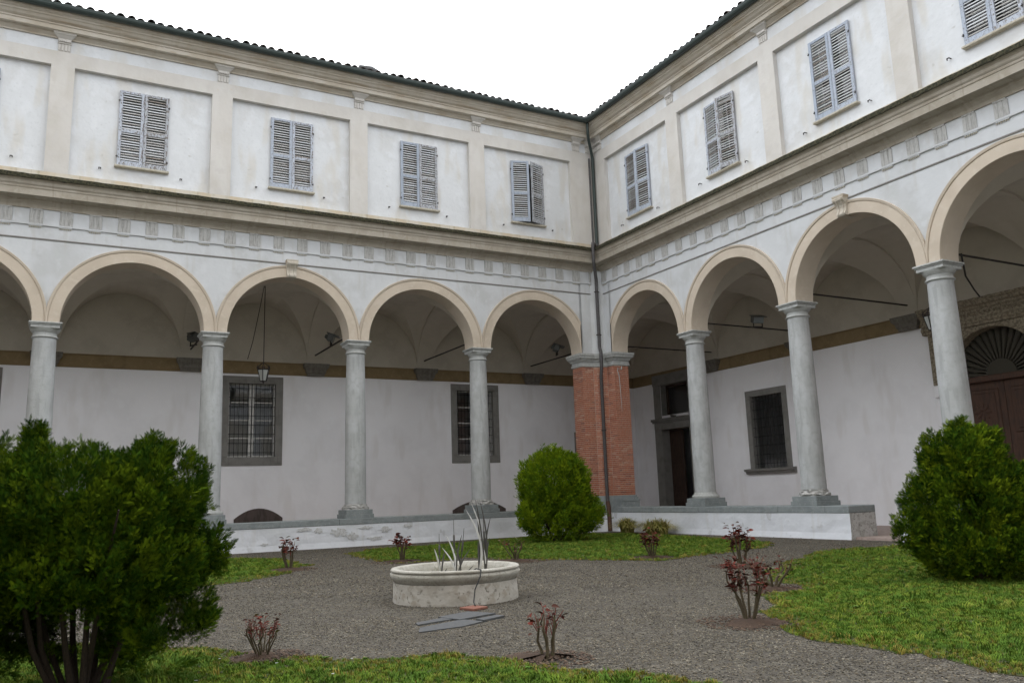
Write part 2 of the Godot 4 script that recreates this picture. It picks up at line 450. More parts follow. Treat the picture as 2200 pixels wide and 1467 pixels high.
func leaf_frame(w: float, h: float, dir: float) -> ArrayMesh:
	# shutter leaf: hinge at x = 0, reaching dir * w; stiles and rails
	var m := MB.new()
	var st := 0.085
	var zs := 0.022
	var rails := [[0.0, 0.15], [0.98, 1.08], [h - 0.075, h]]
	for x in [[0.0, st], [w - st, w - 0.004]]:
		m.bx(minf(dir * x[0], dir * x[1]), maxf(dir * x[0], dir * x[1]), 0, h, -zs, zs, 0.005)
	for r in rails:
		m.bx(minf(dir * (st + 0.001), dir * (w - st - 0.001)), maxf(dir * (st + 0.001), dir * (w - st - 0.001)), r[0] + 0.003, r[1] - 0.003, -zs + 0.003, zs - 0.003, 0.004)
	return m.done(M.paintwork)

func make_pieces() -> void:
	var w := 0.645
	var h := 2.22
	Q.leaf_w = w
	Q.leaf_h = h
	Q.leaf = {-1: leaf_frame(w, h, -1.0), 1: leaf_frame(w, h, 1.0)}
	var m := MB.new()
	m.box(Vector3(-(w - 0.178) / 2, -0.0195, -0.004), Vector3((w - 0.178) / 2, 0.0195, 0.004), 0.0)
	Q.slat = m.done(M.slats[0])
	m = MB.new()
	m.bx(-0.7, 0.7, -0.06, 0.0, -0.02, 0.13, 0.012)
	Q.sill = m.done(M.sill)
	m = MB.new()        # the niche behind the shutters
	var a := 0.6
	m.quad(Vector3(-a, 0, 0), Vector3(-a, 0, -0.3), Vector3(-a, h, -0.3), Vector3(-a, h, 0))
	m.quad(Vector3(a, 0, -0.3), Vector3(a, 0, 0), Vector3(a, h, 0), Vector3(a, h, -0.3))
	m.quad(Vector3(-a, h, 0), Vector3(-a, h, -0.3), Vector3(a, h, -0.3), Vector3(a, h, 0))
	m.quad(Vector3(-a, 0, -0.3), Vector3(-a, 0, 0), Vector3(a, 0, 0), Vector3(a, 0, -0.3))
	Q.niche = m.done(M.white)
	m = MB.new()
	m.bx(-a, a, 0, h, -0.075, -0.067)
	Q.glass = m.done(M.pane)
	m = MB.new()        # hold-back hook
	m.tube([Vector3(0, 0, -0.03), Vector3(0, 0, 0.09)], [0.012], 6)
	m.bx(-0.05, 0.012, -0.012, 0.012, 0.07, 0.09, 0.003)
	m.bx(-0.055, -0.035, -0.045, 0.012, 0.068, 0.092, 0.003)
	Q.hook = m.done(M.iron)
	m = MB.new()        # strap hinge
	m.bx(-0.035, 0.02, -0.012, 0.012, 0.0, 0.012, 0.003)
	m.tube([Vector3(0.0, -0.035, 0.008), Vector3(0.0, 0.035, 0.008)], [0.012], 6)
	Q.hinge = m.done(M.iron)
	# triglyph: a fluted block
	m = MB.new()
	var hw := 0.14
	var y1 := 0.40
	for i in 3:
		var x0 := -hw + i * 0.112
		m.bx(x0, x0 + 0.084, 0, y1 - 0.05, 0, 0.028, 0.008)
	m.bx(-hw, hw, 0, y1 - 0.001, -0.01, 0.014)
	m.bx(-hw - 0.004, hw + 0.004, y1 - 0.05, y1, 0.0, 0.034, 0.004)
	Q.triglyph = m.done(M.triglyph)
	m = MB.new()
	m.bx(-hw - 0.015, hw + 0.015, -0.022, 0.0, 0.0, 0.036, 0.003)
	Q.regula = m.done(M.frieze)
	m = MB.new()
	for i in 6:
		var cx := -hw + 0.0 + (i + 0.5) * (2 * hw + 0.02) / 6 - 0.01
		m.lathe([[0.003, -0.036], [0.017, -0.034], [0.011, 0.0]], 6, Vector3(cx, -0.022, 0.02))
	Q.guttae = m.done(M.sill)
	# capital of the upper order: fluted neck, egg moulding, spreading abacus
	m = MB.new()
	for i in 4:
		var x0 := -0.15 + i * 0.08
		m.bx(x0, x0 + 0.056, 0.02, 0.215, 0, 0.05, 0.01)
	m.bx(-0.15, 0.15, 0.0, 0.23, -0.15, 0.022)
	Q.neck = m.done(M.tan)
	m = MB.new()
	var frust := func(y0_: float, y2_: float, a0: float, a2: float, z0: float, z2: float) -> void:
		var y0 := 0.225 + (y0_ - 0.27) * 0.79
		var y2 := 0.225 + (y2_ - 0.27) * 0.79
		var p := [Vector3(-a0, y0, -0.15), Vector3(-a0, y0, z0), Vector3(a0, y0, z0), Vector3(a0, y0, -0.15)]
		var q := [Vector3(-a2, y2, -0.15), Vector3(-a2, y2, z2), Vector3(a2, y2, z2), Vector3(a2, y2, -0.15)]
		for i in 3: m.quad(p[i], p[i + 1], q[i + 1], q[i])
		m.quad(q[0], q[1], q[2], q[3])
		m.quad(p[3], p[2], p[1], p[0])
	frust.call(0.27, 0.295, 0.165, 0.165, 0.066, 0.066)
	frust.call(0.295, 0.34, 0.152, 0.162, 0.05, 0.09)
	frust.call(0.34, 0.39, 0.162, 0.155, 0.09, 0.1)
	frust.call(0.39, 0.44, 0.155, 0.158, 0.085, 0.09)
	frust.call(0.44, 0.53, 0.165, 0.245, 0.1, 0.18)
	frust.call(0.53, 0.545, 0.262, 0.262, 0.2, 0.2)
	frust.call(0.545, 0.60, 0.27, 0.28, 0.21, 0.225)
	for i in 7:
		var x := -0.138 + i * 0.046
		m.lathe([[0.002, -0.03], [0.017, -0.018], [0.02, 0.0], [0.014, 0.018], [0.002, 0.026]], 6, Vector3(x, 0.284, 0.09))
	Q.capital = m.done(M.tan)
	# scrolled keystone
	m = MB.new()
	var prof := [[0.02, 0.0], [0.1, 0.005], [0.13, 0.04], [0.125, 0.08], [0.1, 0.12], [0.09, 0.2], [0.11, 0.28], [0.16, 0.34], [0.21, 0.38], [0.225, 0.43], [0.19, 0.47], [0.2, 0.475], [0.205, 0.52], [0.0, 0.52]]
	for i in prof.size() - 1:
		var p: Array = prof[i]
		var q: Array = prof[i + 1]
		var wp: float = 0.125 + p[1] * 0.09
		var wq: float = 0.125 + q[1] * 0.09
		m.quad(Vector3(-wp, p[1], p[0]), Vector3(wp, p[1], p[0]), Vector3(wq, q[1], q[0]), Vector3(-wq, q[1], q[0]))
		m.quad(Vector3(wp, p[1], p[0]), Vector3(wp, p[1], 0), Vector3(wq, q[1], 0), Vector3(wq, q[1], q[0]))
		m.quad(Vector3(-wp, p[1], 0), Vector3(-wp, p[1], p[0]), Vector3(-wq, q[1], q[0]), Vector3(-wq, q[1], 0))
	m.quad(Vector3(-0.125, 0, -0.3), Vector3(0.125, 0, -0.3), Vector3(0.125, 0, 0.02), Vector3(-0.125, 0, 0.02))
	for s in [-0.07, 0.07]:
		m.tube([Vector3(s, 0.06, 0.135), Vector3(s, 0.14, 0.1), Vector3(s, 0.22, 0.1), Vector3(s, 0.32, 0.155), Vector3(s, 0.4, 0.225)], [0.018], 5)
	Q.keystone = m.done(M.eave)
	# corbel under the vault
	m = MB.new()
	var cp := [[0.02, 0.0, 0.3], [0.16, 0.0, 0.3], [0.17, 0.08, 0.31], [0.2, 0.1, 0.34], [0.21, 0.2, 0.36], [0.27, 0.26, 0.4], [0.29, 0.28, 0.43], [0.3, 0.36, 0.44], [0.31, 0.42, 0.45], [0.0, 0.42, 0.45]]
	for i in cp.size() - 1:
		var p: Array = cp[i]
		var q: Array = cp[i + 1]
		m.quad(Vector3(-p[2], p[1], p[0]), Vector3(p[2], p[1], p[0]), Vector3(q[2], q[1], q[0]), Vector3(-q[2], q[1], q[0]))
		m.quad(Vector3(p[2], p[1], p[0]), Vector3(p[2], p[1], 0), Vector3(q[2], q[1], 0), Vector3(q[2], q[1], q[0]))
		m.quad(Vector3(-p[2], p[1], 0), Vector3(-p[2], p[1], p[0]), Vector3(-q[2], q[1], q[0]), Vector3(-q[2], q[1], 0))
	Q.corbel = m.done(M.corbel)
	# roof tiles: cover tile open downwards, tapering up the slope (along -z)
	m = MB.new()
	m.smooth(1)
	for i in 8:
		var a0 := PI * i / 8.0
		var a1 := PI * (i + 1) / 8.0
		for lay in [0.0, 0.016]:
			var r0: float = 0.112 - lay
			var r1: float = 0.09 - lay
			var p := [Vector3(cos(a0) * r0, sin(a0) * r0, 0), Vector3(cos(a1) * r0, sin(a1) * r0, 0), Vector3(cos(a1) * r1, sin(a1) * r1, -0.46), Vector3(cos(a0) * r1, sin(a0) * r1, -0.46)]
			if lay == 0.0: m.quad(p[1], p[0], p[3], p[2])
			else: m.quad(p[0], p[1], p[2], p[3])
		m.smooth(-1)
		m.quad(Vector3(cos(a0) * 0.112, sin(a0) * 0.112, 0), Vector3(cos(a1) * 0.112, sin(a1) * 0.112, 0), Vector3(cos(a1) * 0.082, sin(a1) * 0.094, 0), Vector3(cos(a0) * 0.082, sin(a0) * 0.094, 0))
		m.smooth(1)
	Q.tile = m.done(M.tile[0])

func vault_patch(m: MB, x0: float, x1: float, z0: float, z1: float, rise: float, thick := 0.14) -> void:
	var nx := 20
	var nz := 20
	var cx := (x0 + x1) / 2.0
	var cz := (z0 + z1) / 2.0
	var hx := (x1 - x0) / 2.0
	var hz := (z1 - z0) / 2.0
	var at := func(i: int, j: int) -> Vector3:
		var u := -cos(PI * i / nx)
		var v := -cos(PI * j / nz)
		var y := YS + rise * maxf(sqrt(maxf(0.0, 1.0 - u * u)), sqrt(maxf(0.0, 1.0 - v * v)))
		return Vector3(cx + u * hx, y, cz + v * hz)
	m.smooth(0)
	for i in nx:
		for j in nz:
			var a: Vector3 = at.call(i, j)
			var b: Vector3 = at.call(i + 1, j)
			var c: Vector3 = at.call(i + 1, j + 1)
			var d: Vector3 = at.call(i, j + 1)
			m.smooth(-1)
			if (i < nx / 2) == (j < nz / 2):
				m.tri(a, b, c); m.tri(a, c, d)
			else:
				m.tri(a, b, d); m.tri(b, c, d)

func rib_x(m: MB, x: float, hw: float, z0: float, z1: float, rise: float, drop: float) -> void:
	# transverse arch across the walk at x
	var n := 24
	var cz := (z0 + z1) / 2.0
	var hz := (z1 - z0) / 2.0
	for i in n:
		var a0 := PI * i / n
		var a1 := PI * (i + 1) / n
		var p := Vector2(cz - cos(a0) * hz, YS + sin(a0) * rise - drop)
		var q := Vector2(cz - cos(a1) * hz, YS + sin(a1) * rise - drop)
		m.quad(Vector3(x - hw, p.y, p.x), Vector3(x + hw, p.y, p.x), Vector3(x + hw, q.y, q.x), Vector3(x - hw, q.y, q.x))
		for s in [-1.0, 1.0]:
			var e := [Vector3(x + s * hw, p.y, p.x), Vector3(x + s * hw, q.y, q.x), Vector3(x + s * hw, q.y + drop + 0.5, q.x), Vector3(x + s * hw, p.y + drop + 0.5, p.x)]
			if s > 0: m.quad(e[0], e[1], e[2], e[3])
			else: m.quad(e[3], e[2], e[1], e[0])

func arch_bay(wing: Node3D, cx: float, xa: float, xb: float, kx := 0.0) -> void:
	# wall over one arch from xa to xb and the moulded arch ring
	var n := 36
	var y1 := 9.02
	var m := MB.new()
	var xs: Array[float] = []
	var ys: Array[float] = []
	for i in n + 1:
		var a := PI * i / n
		xs.append(cx - cos(a) * (RI + 0.1))
		ys.append(YS + sin(a) * (RI + 0.1))
	for i in n:
		m.quad(Vector3(xs[i], ys[i], 0), Vector3(xs[i + 1], ys[i + 1], 0), Vector3(xs[i + 1], y1, 0), Vector3(xs[i], y1, 0))
		m.quad(Vector3(xs[i + 1], ys[i + 1], -TH), Vector3(xs[i], ys[i], -TH), Vector3(xs[i], y1, -TH), Vector3(xs[i + 1], y1, -TH))
	for e in [[xa, xs[0]], [xs[n], xb]]:
		if e[1] - e[0] > 0.001:
			m.quad(Vector3(e[0], YS, 0), Vector3(e[1], YS, 0), Vector3(e[1], y1, 0), Vector3(e[0], y1, 0))
			m.quad(Vector3(e[1], YS, -TH), Vector3(e[0], YS, -TH), Vector3(e[0], y1, -TH), Vector3(e[1], y1, -TH))
	part(wing, "spandrel_wall", m.done(M.frieze))
	m = MB.new()
	# ring profile: [radius, z]
	var pr := [[RI, -TH - 0.004], [RI, 0.0], [RI + 0.006, 0.028], [RO - 0.085, 0.03], [RO - 0.083, 0.018], [RO - 0.066, 0.018], [RO - 0.062, 0.045], [RO - 0.01, 0.062], [RO, 0.05], [RO, -0.01]]
	n = 56
	for i in n:
		for j in pr.size() - 1:
			var pt: Array[Vector3] = []
			for k in [[i, j], [i, j + 1], [i + 1, j + 1], [i + 1, j]]:
				var a: float = PI * k[0] / n
				var r: float = pr[k[1]][0]
				pt.append(Vector3(clampf(cx - cos(a) * r, xa, xb), YS + sin(a) * r, pr[k[1]][1]))
			m.quad(pt[0], pt[1], pt[2], pt[3])
	part(wing, "archivolt", m.done(M.arch))

func barred_window(wing: Node3D, x: float, y: float, w: float, h: float, fr: float, sash: bool, sill: bool) -> void:
	# opening w x h with its foot at y, stone surround fr wide, on the back wall
	var m := MB.new()
	var z := DEEP
	m.bx(x - w / 2 - fr, x - w / 2, y, y + h, z - 0.3, z + 0.04, 0.008)
	m.bx(x + w / 2, x + w / 2 + fr, y, y + h, z - 0.3, z + 0.04, 0.008)
	m.bx(x - w / 2 - fr, x + w / 2 + fr, y + h, y + h + fr, z - 0.3, z + 0.043, 0.008)
	if sill:
		m.run([[0.0, y - 0.2], [0.1, y - 0.19], [0.13, y - 0.11], [0.2, y - 0.09], [0.22, y - 0.02], [0.0, y]].map(func(q: Array) -> Array: return [q[0] + z, q[1]]), x - w / 2 - fr - 0.16, x + w / 2 + fr + 0.16, 0, 0, true)
		m.bx(x - w / 2, x + w / 2, y - 0.04, y, z - 0.3, z)
	else:
		m.bx(x - w / 2 - fr, x + w / 2 + fr, y - fr - 0.04, y, z - 0.3, z + 0.043, 0.008)
	var win := part(wing, "window", m.done(M.stone))
	m = MB.new()
	m.bx(x - w / 2, x + w / 2, y, y + h, z - 0.21, z - 0.202)
	part(win, "pane", m.done(M.pane))
	if sash:
		for e in [[-w / 2, -w / 2 + 0.05], [-0.085, -0.01], [0.01, 0.085], [w / 2 - 0.06, w / 2]]:
			m = MB.new()
			m.bx(x + e[0], x + e[1], y, y + h, z - 0.2, z - 0.13, 0.006)
			part(win, "sash_stile", m.done(M.sash))
		for k in 5:
			for s in [-1, 1]:
				m = MB.new()
				var yy := y + 0.03 + k * (h - 0.06) / 4.0
				m.bx(x + (-w / 2 + 0.05 if s < 0 else 0.085), x + (-0.085 if s < 0 else w / 2 - 0.06), yy - 0.02, yy + 0.02, z - 0.199, z - 0.135, 0.005)
				part(win, "glazing_bar", m.done(M.sash))
	var nb := int(w / 0.14)
	for i in nb:
		m = MB.new()
		var xx := x - w / 2 + (i + 0.5) * w / nb
		m.tube([Vector3(xx, y - 0.02, z - 0.06), Vector3(xx, y + h + 0.02, z - 0.06)], [0.0095], 6, false)
		part(win, "bar", m.done(M.bar))
	for i in 8:
		m = MB.new()
		var yy := y + (i + 0.5) * h / 8.0
		m.bx(x - w / 2 - 0.02, x + w / 2 + 0.02, yy - 0.008, yy + 0.008, z - 0.074, z - 0.046)
		part(win, "cross_bar", m.done(M.bar))

func shutters(wing: Node3D, cx: float, open_l: float, open_r: float, sd: int) -> void:
	var y := 10.62
	part(wing, "window_niche", Q.niche, null, T(cx, y, REC))
	part(wing, "window_pane", Q.glass, null, T(cx, y, REC))
	part(wing, "window_sill", Q.sill, null, T(cx, y - 0.005, REC))
	var g := RandomNumberGenerator.new()
	g.seed = sd
	for s in [-1, 1]:
		var lf := part(wing, "shutter_leaf", Q.leaf[-s], M.paints[g.randi() % 4], T(cx + s * Q.leaf_w, y, REC + 0.05, (open_l if s < 0 else -open_r)) )
		lf.rotation.y = -deg_to_rad(open_l) if s < 0 else deg_to_rad(open_r)
		var band := [[0.19, 0.955, 11], [1.105, Q.leaf_h - 0.1, 14]]
		var worn := g.randf()
		for b in band:
			for i in b[2]:
				var yy: float = lerpf(b[0], b[1], float(i) / (b[2] - 1))
				var k := 0
				var r := g.randf() + (worn - 0.5) * 0.5
				if r > 0.95: k = 2
				elif r > 0.65: k = 1
				elif r < 0.15: k = 3
				var o := part(lf, "slat", Q.slat, M.slats[k])
				o.position = Vector3(-s * Q.leaf_w / 2.0, yy + g.randf_range(-0.004, 0.004), -0.002)
				o.rotation = Vector3(deg_to_rad(-30.0 + g.randf_range(-3, 3)), 0, deg_to_rad(g.randf_range(-0.9, 0.9)))
		for yy in [0.25, Q.leaf_h - 0.32]:
			part(lf, "hinge", Q.hinge, null, Transform3D(Basis(Vector3(s, 0, 0), Vector3.UP, Vector3(0, 0, 1)) if false else Basis(), Vector3(s * 0.0, yy, 0.02)))
	for s in [-1, 1]:
		part(wing, "shutter_hook", Q.hook, null, T(cx + s * (1.02 + g.randf_range(-0.05, 0.05)), y - 0.12 + g.randf_range(-0.05, 0.05), REC))

func build_wing(wing: Node3D, sgn: float, first: float, bay: float, n: int, corner_arch: float, arm: float, corner_pil: float, opens: Array) -> void:
	# sgn = -1: the wing runs towards -x of its frame, +1: towards +x. n whole bays after the corner bay.
	var far := sgn * (first + n * bay + 0.31)
	var lo := minf(0.0, far)
	var hi := maxf(0.0, far)
	var k0 := 0.0 if sgn < 0 else 1.0      # mitre at the corner end
	var k1 := -1.0 if sgn < 0 else 0.0
	var axes: Array[float] = []
	for i in n + 1: axes.append(sgn * (first + i * bay))
	var m := MB.new()
	# --- arcade
	arch_bay(wing, sgn * corner_arch, minf(sgn * arm, axes[0]), maxf(sgn * arm, axes[0]))
	for i in n: arch_bay(wing, (axes[i] + axes[i + 1]) / 2, minf(axes[i], axes[i + 1]), maxf(axes[i], axes[i + 1]))
	m = MB.new()
	m.bx(minf(0, sgn * arm), maxf(0, sgn * arm), YS, 9.02, -TH, 0)
	part(wing, "spandrel_wall", m.done(M.frieze))
	m = MB.new()
	m.bx(minf(axes[n], far), maxf(axes[n], far), YS, 9.02, -TH, 0)
	part(wing, "spandrel_wall", m.done(M.frieze))
	# narrow moulding over the arches, between the crowns
	m = MB.new()
	m.run([[0.0, 8.235], [0.02, 8.24], [0.024, 8.262], [0.0, 8.285]], lo, hi, k0, k1)
	part(wing, "string_moulding", m.done(M.stone))
	# taenia and frieze
	m = MB.new()
	m.run([[0.0, 8.615], [0.045, 8.62], [0.05, 8.665], [0.012, 8.675], [0.012, 9.08]], lo, hi, k0, k1)
	part(wing, "frieze_band", m.done(M.frieze))
	var step := bay / 6.0
	var cnt := int((absf(far) - 0.3) / step)
	for i in cnt:
		var x := sgn * (0.32 + i * step) if sgn < 0 else 0.3 + i * step
		part(wing, "triglyph", Q.triglyph, null, T(x, 8.67, 0.012))
		var rg := part(wing, "regula", Q.regula, null, T(x, 8.617, 0.0))
		part(rg, "guttae", Q.guttae).set_meta("kind", "stuff")
	# main string course
	m = MB.new()
	m.run([[0.012, 9.06], [0.05, 9.06], [0.06, 9.1], [0.08, 9.14], [0.13, 9.19], [0.17, 9.21], [0.175, 9.26], [0.2, 9.27], [0.4, 9.3], [0.41, 9.285], [0.425, 9.29], [0.425, 9.47], [0.44, 9.475], [0.445, 9.52], [0.435, 9.53], [0.45, 9.545], [0.47, 9.57], [0.485, 9.63], [0.52, 9.665], [0.56, 9.68]], lo, hi, k0, k1)
	part(wing, "string_course", m.done(M.cornice))
	m = MB.new()
	m.run([[0.55, 9.68], [0.58, 9.685], [0.585, 9.71], [0.583, 9.8], [0.5, 9.83], [0.2, 9.87], [0.0, 9.92]], lo, hi, k0, k1, false, 0.006, 0.16)
	part(wing, "mossy_ledge", m.done(M.moss)).set_meta("label", "weathered ledge of the string course dark with moss")
	# --- upper storey
	m = MB.new()
	m.bx(lo, hi, 9.84, 10.12, -0.4, 0.0)
	part(wing, "base_band", m.done(M.stripe))
	var hw := 0.287
	var posts: Array = []
	posts.append([0.0, sgn * corner_pil])
	for a in axes: posts.append([a - sgn * hw, a + sgn * hw])
	for i in posts.size():
		var p: Array = posts[i]
		m = MB.new()
		m.bx(minf(p[0], p[1]), maxf(p[0], p[1]), 10.12, 13.6, -0.4, 0.0)
		part(wing, "pilaster", m.done(M.tan))
		var cxs: Array = [(p[0] + p[1]) / 2.0]
		if i == 0: cxs = [sgn * (corner_pil - 0.287), sgn * 0.17]
		for c in cxs:
			var nk := part(wing, "pilaster_neck", Q.neck, null, T(c, 13.6, 0.0))
			nk.transform = T(c, 13.6, -0.02)
			part(wing, "capital", Q.capital, null, T(c, 13.6, -0.02))
	for i in posts.size() - 1:
		var xa: float = minf(posts[i][1], posts[i + 1][0])
		var xb: float = maxf(posts[i][1], posts[i + 1][0])
		m = MB.new()
		m.bx(xa, xb, 13.19, 13.6, -0.4, 0.0)
		part(wing, "lintel_band", m.done(M.tan))
		# white panel with the window opening
		var cx := (xa + xb) / 2.0
		cx = sgn * (first + (i - 0.5) * bay)
		if i == 0: cx = sgn * (2.79 if sgn < 0 else 2.44)
		var y0 := 10.62
		var y1 := 12.84
		m = MB.new()
		var e := 0.6
		for r in [[xa, cx - e, 10.12, 13.19], [cx + e, xb, 10.12, 13.19], [cx - e, cx + e, 10.12, y0], [cx - e, cx + e, y1, 13.19]]:
			m.quad(Vector3(r[0], r[2], REC), Vector3(r[1], r[2], REC), Vector3(r[1], r[3], REC), Vector3(r[0], r[3], REC))
		part(wing, "wall_panel", m.done(M.white))
		var op: Array = opens[i] if i < opens.size() else [0.0, 0.0]
		shutters(wing, cx, op[0], op[1], 100 + i + int(sgn) * 40)
	m = MB.new()
	m.bx(lo, hi, 13.6, 14.5, -0.4, -0.02)
	part(wing, "frieze_wall", m.done(M.white))
	m = MB.new()
	m.run([[-0.02, 13.96], [0.03, 13.955], [0.035, 13.985], [0.05, 14.0], [0.09, 14.03], [0.12, 14.05], [0.125, 14.085], [0.19, 14.095], [0.195, 14.075], [0.25, 14.09], [0.265, 14.085], [0.27, 14.2], [0.3, 14.21], [0.305, 14.245], [0.29, 14.25], [0.32, 14.265], [0.37, 14.29], [0.42, 14.34], [0.45, 14.36], [0.46, 14.355], [0.47, 14.4], [0.5, 14.41], [0.52, 14.44], [0.55, 14.45], [0.555, 14.5], [0.0, 14.52]], lo, hi, k0, k1)
	part(wing, "eaves_cornice", m.done(M.eave))
	# gutter
	m = MB.new()
	var gp := []
	for i in 9:
		var a := PI * i / 8.0
		gp.append([0.66 - cos(a) * 0.11, 14.565 - sin(a) * 0.11])
	gp.append([0.78, 14.57])
	gp.append([0.77, 14.59])
	m.run(gp, lo, hi, k0, k1)
	var inner := []
	for i in 9:
		var a := PI * (8 - i) / 8.0
		inner.append([0.66 - cos(a) * 0.1, 14.57 - sin(a) * 0.1])
	m.run(inner, lo, hi, k0, k1)
	part(wing, "gutter", m.done(M.gutter))
	# roof: a slope with rows of tiles
	var slope := deg_to_rad(19.0)
	m = MB.new()
	var rise := tan(slope)
	m.run([[0.6, 14.5], [0.66, 14.555], [-9.5, 14.555 + 10.16 * rise], [-9.5, 14.2], [0.6, 14.5]], lo, hi, k0, k1, true)
	var roof := part(wing, "roof", m.done(M.tile[1]))
	var g := RandomNumberGenerator.new()
	g.seed = 77 + int(sgn)
	var pitch := 0.256
	var nt := int((absf(far) - 0.7) / pitch)
	for i in nt:
		var x := sgn * (0.62 + i * pitch)
		var o := part(roof, "roof_tile", Q.tile, M.tile[g.randi() % 4])
		o.transform = Transform3D(Basis(Vector3.UP, g.randf_range(-0.05, 0.05)) * Basis(Vector3.RIGHT, slope + g.randf_range(-0.03, 0.05)), Vector3(x + g.randf_range(-0.02, 0.02), 14.585 + g.randf_range(-0.012, 0.02), 0.70 + g.randf_range(-0.04, 0.03)))
	m = MB.new()
	var rows := MB.new()
	for r in range(1, 4):
		for i in nt:
			var x := sgn * (0.62 + i * pitch)
			var z := 0.70 - r * 0.38
			rows.st.append_from(Q.tile, 0, Transform3D(Basis(Vector3.RIGHT, slope), Vector3(x, 14.6 + r * 0.38 * rise, z)))
	var rr := part(roof, "tile_rows", rows.st.commit(), M.tile[2])
	rr.set_meta("kind", "stuff")
	# --- the walk behind the arcade
	var b0 := lo
	var b1 := hi
	if sgn < 0: b1 = 4.93
	else: b0 = -4.93
	return

func back_wall(wing: Node3D, x0: float, x1: float, holes: Array) -> void:
	# inner wall of the walk with rectangular holes [x0, x1, y0, y1], sorted along x
	var m := MB.new()
	var z := DEEP
	var x := x0
	var y1 := 6.0
	for h in holes:
		m.quad(Vector3(x, 0, z), Vector3(h[0], 0, z), Vector3(h[0], y1, z), Vector3(x, y1, z))
		var ya: float = 0.0
		for v in h[2]:
			if v[0] > ya: m.quad(Vector3(h[0], ya, z), Vector3(h[1], ya, z), Vector3(h[1], v[0], z), Vector3(h[0], v[0], z))
			ya = v[1]
		m.quad(Vector3(h[0], ya, z), Vector3(h[1], ya, z), Vector3(h[1], y1, z), Vector3(h[0], y1, z))
		x = h[1]
	m.quad(Vector3(x, 0, z), Vector3(x1, 0, z), Vector3(x1, y1, z), Vector3(x, y1, z))
	part(wing, "back_wall", m.done(M.back))
	m = MB.new()
	m.quad(Vector3(x0, 6.0, z), Vector3(x1, 6.0, z), Vector3(x1, 9.3, z), Vector3(x0, 9.3, z))
	part(wing, "lunette_wall", m.done(M.vault))
	m = MB.new()
	m.bx(x0 if x0 < -10 else -9.5, 9.5 if x0 < -10 else x1, 0.0, 18.0, -9.5, -9.3)
	part(wing, "rear_wall", m.done(M.back))
	m = MB.new()
	m.bx(x0 if x0 < -10 else -9.3, 9.3 if x0 < -10 else x1, 9.0, 9.3, -9.3, -0.4)
	part(wing, "upper_floor", m.done(M.back))

func walk_parts(wing: Node3D, sgn: float, first: float, bay: float, n: int, x_near: float) -> void:
	var m := MB.new()
	var z0 := DEEP
	var z1 := -TH
	var rise := 2.06
	var rw := 0.28
	m = MB.new()
	var e0 := sgn * 0.16 + sgn * 0.3
	var prev := e0
	for i in n + 1:
		var a := sgn * (first + i * bay)
		vault_patch(m, minf(prev, a - sgn * rw), maxf(prev, a - sgn * rw), z0, z1, rise)
		prev = a + sgn * rw
	part(wing, "vault", m.done(M.vault))
	for i in n + 2:
		var a := sgn * (first + (i - 1) * bay)
		if i == 0: a = sgn * 0.16
		m = MB.new()
		rib_x(m, a, rw + 0.005, z0, z1, rise, 0.07)
		part(wing, "vault_rib", m.done(M.vault))
		part(wing, "corbel", Q.corbel, null, T(a, 5.66, DEEP))
		m = MB.new()
		m.bx(a - 0.022, a + 0.022, 6.39, 6.43, z0, z1 + 0.1, 0.004)
		part(wing, "tie_rod", m.done(M.iron))
	m = MB.new()
	var far := sgn * (first + n * bay + 0.31)
	var near := x_near
	m.run([[z0, 5.66], [z0 + 0.05, 5.67], [z0 + 0.05, 6.05], [z0 + 0.08, 6.06], [z0 + 0.08, 6.09], [z0, 6.1]], minf(far, near), maxf(far, near))
	part(wing, "wall_band", m.done(M.ochre))
	m = MB.new()     # end wall of the walk
	m.bx(minf(far, far + sgn * 0.3), maxf(far, far + sgn * 0.3), 0, 14.5, -9.5, 0.0)
	part(wing, "end_wall", m.done(M.back))

func cellar_vent(wing: Node3D, x0: float, x1: float) -> void:
	var m := MB.new()
	var n := 10
	var poly: Array = []
	for i in n + 1:
		var f := float(i) / n
		poly.append(Vector2(lerpf(x0, x1, f), 0.82 + 0.33 * (1.0 - pow(2.0 * f - 1.0, 2.0))))
	for i in n:
		var a: Vector2 = poly[i]
		var b: Vector2 = poly[i + 1]
		m.quad(Vector3(a.x, 0.06, DEEP + 0.03), Vector3(b.x, 0.06, DEEP + 0.03), Vector3(b.x, b.y, DEEP + 0.03), Vector3(a.x, a.y, DEEP + 0.03))
		m.quad(Vector3(a.x, a.y, DEEP + 0.03), Vector3(b.x, b.y, DEEP + 0.03), Vector3(b.x, b.y, DEEP), Vector3(a.x, a.y, DEEP))
	var c := part(wing, "cellar_hatch", m.done(M.cellar))
	m = MB.new()
	for i in 4:
		var xx := lerpf(x0, x1, (i + 0.5) / 4.0)
		m.bx(xx - 0.012, xx + 0.012, 0.1, 0.86, DEEP + 0.03, DEEP + 0.05, 0.003)
	part(c, "batten", m.done(M.cellar))

